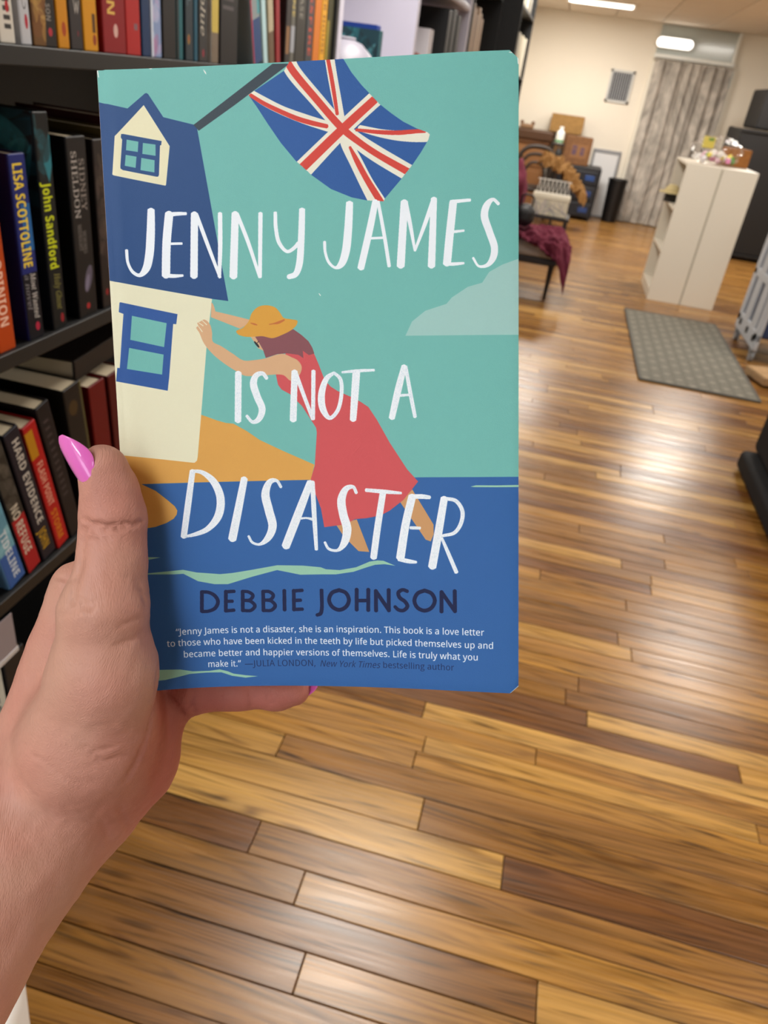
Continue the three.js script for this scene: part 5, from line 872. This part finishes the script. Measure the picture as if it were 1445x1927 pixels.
// ---------------------------------------------------------------- white bookcases back to back, with their load
{
  const m = mat('#e3dccd', 0.45), inner = mat('#d6cfc0', 0.5);
  const struct_strip = () => part('joint_strip', rbox(0.0155, 1.14, 0.79, 0.002, 0.15, 0.57, 0, 1), mat('#b5af9f', 0.6), first);
  let first = null;
  const unit = (label, x, open) => {
    const t = thing('white_bookcase', label, 'bookcase', [x, 0, -7.7]); first ??= t;
    for (const z of [0.39, -0.39]) part('side_panel', rbox(0.285, 1.15, 0.02, 0.003, 0, 0.575, z, 1), m, t);
    part('back_panel', box(0.006, 1.12, 0.76, -open * 0.135, 0.575, 0), inner, t);
    for (const y of [0.075, 0.42, 0.775]) part('shelf', rbox(0.27, 0.02, 0.758, 0.002, open * 0.006, y, 0, 1), m, t);
    part('top_panel', rbox(0.285, 0.022, 0.76, 0.003, 0, 1.139, 0, 1), m, t);
    part('plinth', box(0.014, 0.065, 0.758, open * 0.13, 0.0335, 0), m, t);
  };
  unit('white bookcase with open shelves facing the maroon draped chair', 1.128, -1);
  unit('white bookcase backing onto the other one, facing the grey cart', 1.428, 1);
  struct_strip();
  const books = 'books in the white bookcase'; let z = -7.36;
  const cols = [['#5a2a2e', 'maroon'], ['#bdb4a6', 'beige'], ['#6e6a66', 'grey'], ['#3a2f2c', 'dark brown'], ['#a89a8c', 'taupe']];
  for (let i = 0; i < 5; i++) { const b = makeBook({ t: 0.034, h: 0.24 - (i % 3) * 0.02, cover: cols[i][0], label: `${cols[i][1]} book on the second shelf of the white bookcase`, group: books, d: 0.14 }); b.rotation.y = Math.PI; b.position.set(1.02, 0.431, z - i * 0.04 - 0.02); }
  for (let i = 0; i < 4; i++) { const b = makeBook({ t: 0.034, h: 0.25 - (i % 2) * 0.03, cover: cols[(i + 2) % 5][0], label: `${cols[(i + 2) % 5][1]} book on the upper shelf of the white bookcase`, group: books, d: 0.14 }); b.rotation.y = Math.PI; b.position.set(1.02, 0.786, -7.4 - i * 0.04 - 0.02); }
  const cap = thing('straw_hat', 'cream brimmed hat sticking out of the white bookcase', 'hat', [1.0, 0.786, -7.86]);
  part('brim', new THREE.CylinderGeometry(0.11, 0.115, 0.012, 32).translate(0, 0.08, 0), mat('#d6c592', 0.8), cap);
  part('crown', new THREE.SphereGeometry(0.07, 24, 14, 0, 7, 0, 1.7).scale(1, 0.9, 1).translate(0, 0.085, 0), mat('#d6c592', 0.8), cap);
  part('hat_block', new THREE.CylinderGeometry(0.05, 0.06, 0.075, 20).translate(0, 0.0375, 0), mat('#2a2622', 0.6), cap);

  // clear plastic bag of party favours on top
  const bag = thing('plastic_bag', 'crinkled clear plastic bag of pink and yellow trinkets on the white bookcases', 'bag', [1.235, 1.151, -7.6]);
  const g = new THREE.SphereGeometry(0.17, 64, 44), p = g.attributes.position;
  for (let i = 0; i < p.count; i++) { const x = p.getX(i), y = p.getY(i), q = p.getZ(i), k = 1 + 0.13 * noise3(x * 11, y * 11, q * 11) + 0.07 * noise3(x * 28, y * 28, q * 28); p.setXYZ(i, x * 1.22 * k, Math.max(0.002, 0.105 + y * 0.68 * k), q * 0.95 * k); }
  g.computeVertexNormals(); part('film', g, phys('#ffffff', 0.12, { transmission: 1, thickness: 0, ior: 1.3 }), bag);
  const bits = ['#e58fc0', '#e9d95a', '#f1ece8', '#5f9a48', '#e8e4ea', '#d8b0a4', '#efc9d8', '#f4f2f0'];
  for (let i = 0; i < 26; i++) { const a = rnd() * 6.28, r = Math.sqrt(rnd()) * 0.13, y = 0.035 + rnd() * 0.12 * (1 - r / 0.16); part('trinket', rbox(0.045 + rnd() * 0.03, 0.03 + rnd() * 0.02, 0.04, 0.012, 0, 0, 0).rotateY(rnd() * 3).rotateZ(rnd() * 3).translate(Math.cos(a) * r * 1.15, y, Math.sin(a) * r * 0.85), mat(bits[i % 8], 0.4), bag); }
  const tag = thing('paper_packet', 'green and yellow paper packet poking up from the plastic bag', 'packet', [1.15, 1.27, -7.62], 0.2);
  part('packet', rbox(0.1, 0.09, 0.03, 0.008, 0, 0.045, 0), mat('#d9c95a', 0.5), tag); part('seal', rbox(0.05, 0.03, 0.032, 0.006, 0.01, 0.07, 0), mat('#5f8f3c', 0.5), tag);
  carton('small orange brown carton behind the plastic bag on the white bookcases', [1.44, 1.151, -7.85], 0.2, 0.14, 0.22, 0.1, '#b5793c');
}
// dark shelving beyond, at the other side of the aisle
{
  const t = thing('dark_shelving', 'tall black covered shelving unit behind the white bookcases', 'shelving', [2.44, 0, -10.98]);
  const m = mat('#0b090b', 0.65);
  for (const x of [-0.5, 0.5]) for (const z of [0.44, -0.44]) part('post', rbox(0.05, 1.44, 0.05, 0.005, x, 0.72, z, 1), m, t);
  for (const y of [0.06, 1.42]) part('shelf', rbox(1.06, 0.03, 0.96, 0.006, 0, y, 0, 1), m, t);
  part('cover_sheet', rbox(1.08, 1.36, 0.92, 0.02, 0, 0.75, 0), m, t);
  part('top_bin', rbox(0.92, 0.42, 0.8, 0.03, 0.07, 1.655, 0), m, t);
  const y = thing('yellow_tag', 'small yellow tag hanging on the black shelving', 'tag', [1.99, 1.17, -10.49]);
  part('card', rbox(0.12, 0.05, 0.006, 0.002, 0, 0, 0), mat('#b08f2a', 0.6), y); part('string', rod(V(0, 0.025, 0), V(0, 0.07, -0.002), 0.0015, 6), mat('#77705a', 0.8), y);
}
// grey plastic cart on casters
{
  const grey = mat('#c3c8d0', 0.45), blue = mat('#2b3c62', 0.5), black = mat('#141416', 0.5);
  const t = thing('utility_cart', 'pale grey plastic utility cart with blue slots and casters beside the rug', 'cart', [1.81, 0, -6.1]); t.scale.y = 1.12;
  const X = -0.2;
  part('side_panel', join([rbox(0.035, 0.12, 0.72, 0.015, X, 0.14, 0), rbox(0.035, 0.07, 0.72, 0.015, X, 0.82, 0), rbox(0.035, 0.06, 0.72, 0.015, X, 0.48, 0), rbox(0.035, 0.7, 0.1, 0.015, X, 0.48, 0.31), rbox(0.035, 0.7, 0.1, 0.015, X, 0.48, -0.31), rbox(0.03, 0.66, 0.15, 0.01, X, 0.48, 0.14), rbox(0.03, 0.66, 0.15, 0.01, X, 0.48, -0.11)]), grey, t);
  part('side_panel', join([rbox(0.035, 0.12, 0.72, 0.015, -X, 0.14, 0), rbox(0.035, 0.07, 0.72, 0.015, -X, 0.82, 0), rbox(0.035, 0.7, 0.1, 0.015, -X, 0.48, 0.31), rbox(0.035, 0.7, 0.1, 0.015, -X, 0.48, -0.31)]), grey, t);
  part('inner_bin', rbox(0.36, 0.6, 0.66, 0.02, 0, 0.46, 0), blue, t);
  part('handle', rbox(0.06, 0.06, 0.5, 0.025, X - 0.02, 0.86, 0), grey, t);
  for (const z of [0.28, 0.05, -0.2]) part('bolt', new THREE.CylinderGeometry(0.022, 0.022, 0.02, 16).rotateZ(Math.PI / 2).translate(X - 0.016, 0.15, z), black, t);
  for (const [a, b] of [[-1, 1], [-1, -1], [1, 1], [1, -1]]) {
    const c = part('caster', join([new THREE.CylinderGeometry(0.035, 0.035, 0.03, 20).rotateZ(Math.PI / 2).translate(a * 0.19, 0.035, b * 0.29), rbox(0.05, 0.04, 0.05, 0.008, a * 0.19, 0.075, b * 0.29)]), mat('#8f959c', 0.4), t);
  }
  const card = carton('tan cardboard carton with its corner over the rug', [1.72, 0.0158, -5.36], 0.36, 0.05, 0.26, 0.3, '#c9a67c');
}
// grey rug
{
  // a cell of 0.15 m: two staggered rings on a dashed weave
  const pat = dataTexture(256, 256, (u, v) => {
    const ring = (cx, cy) => { const dx = Math.abs(u - cx), dy = Math.abs(v - cy), x = Math.min(dx, 1 - dx), y = Math.min(dy, 1 - dy), r = Math.hypot(x, y); return Math.exp(-((r / 0.13) ** 2)) - 0.6 * Math.exp(-(((r - 0.27) / 0.07) ** 2)); };
    const weave = Math.sin((u * 10 + v * 10) * 6.283) * Math.sin((u * 10 - v * 10) * 6.283);
    const k = 0.62 + 0.13 * (ring(0.25, 0.25) + ring(0.75, 0.75)) + 0.16 * weave + 0.08 * tiled(u, v, 50, 50, 2);
    return [k, k * 0.985, k * 0.95];
  });
  pat.repeat.set(5, 12);
  const t = thing('rug', 'grey woven runner rug with a faint ring pattern on the boards', 'rug', [1.135, 0, -5.79]);
  part('pile', rbox(0.745, 0.012, 1.86, 0.004, 0, 0.0062, 0), mat('#c4c2b8', 0.95, { map: pat, bumpMap: pat, bumpScale: 0.003 }), t);
  const edge = mat('#5d5b55', 0.9);
  for (const s of [-1, 1]) { part('binding', rbox(0.76, 0.015, 0.02, 0.006, 0, 0.0078, s * 0.935), edge, t); part('binding', rbox(0.02, 0.015, 1.86, 0.006, s * 0.374, 0.0078, 0), edge, t); }
}
// black upholstered bench with a plinth
{
  const weave = dataTexture(256, 256, (u, v) => { const k = 0.6 + 0.3 * tiled(u, v, 70, 70, 3) + 0.2 * tiled(u, v, 9, 9, 1); return [k, k, k]; }); weave.repeat.set(3, 3);
  const t = thing('upholstered_bench', 'black fabric covered bench with a padded plinth at the edge of the aisle', 'bench', [1.6, 0, -3.3]);
  part('plinth', rbox(0.9, 0.1, 0.86, 0.03, 0.01, 0.056, 0, 5), mat('#17171b', 0.8, { map: weave }), t);
  part('seat_body', rbox(0.84, 0.5, 0.86, 0.05, 0.03, 0.35, -0.02, 4), mat('#1d191a', 0.9, { map: weave }), t);
  part('backrest', rbox(0.2, 0.6, 0.8, 0.06, 0.36, 0.75, -0.02, 4), mat('#1d191a', 0.9, { map: weave }), t);
}
// white pedestal next to the bookcase
{
  const t = thing('pedestal_stool', 'round white stool close to the end of the black bookcase', 'stool', [-0.6, 0, -0.315]);
  part('stool_shell', new THREE.LatheGeometry([[0, 0], [0.155, 0], [0.165, 0.012], [0.178, 0.2], [0.19, 0.44], [0.186, 0.462], [0.176, 0.472], [0, 0.475]].map(([x, y]) => new THREE.Vector2(x, y)), 64), mat('#ecebea', 0.4), t);
  part('seat_pad', new THREE.LatheGeometry([[0, 0.474], [0.165, 0.474], [0.172, 0.482], [0.165, 0.492], [0, 0.496]].map(([x, y]) => new THREE.Vector2(x, y)), 64), mat('#f1f0ee', 0.5), t);
}

renderer.render(scene, camera);
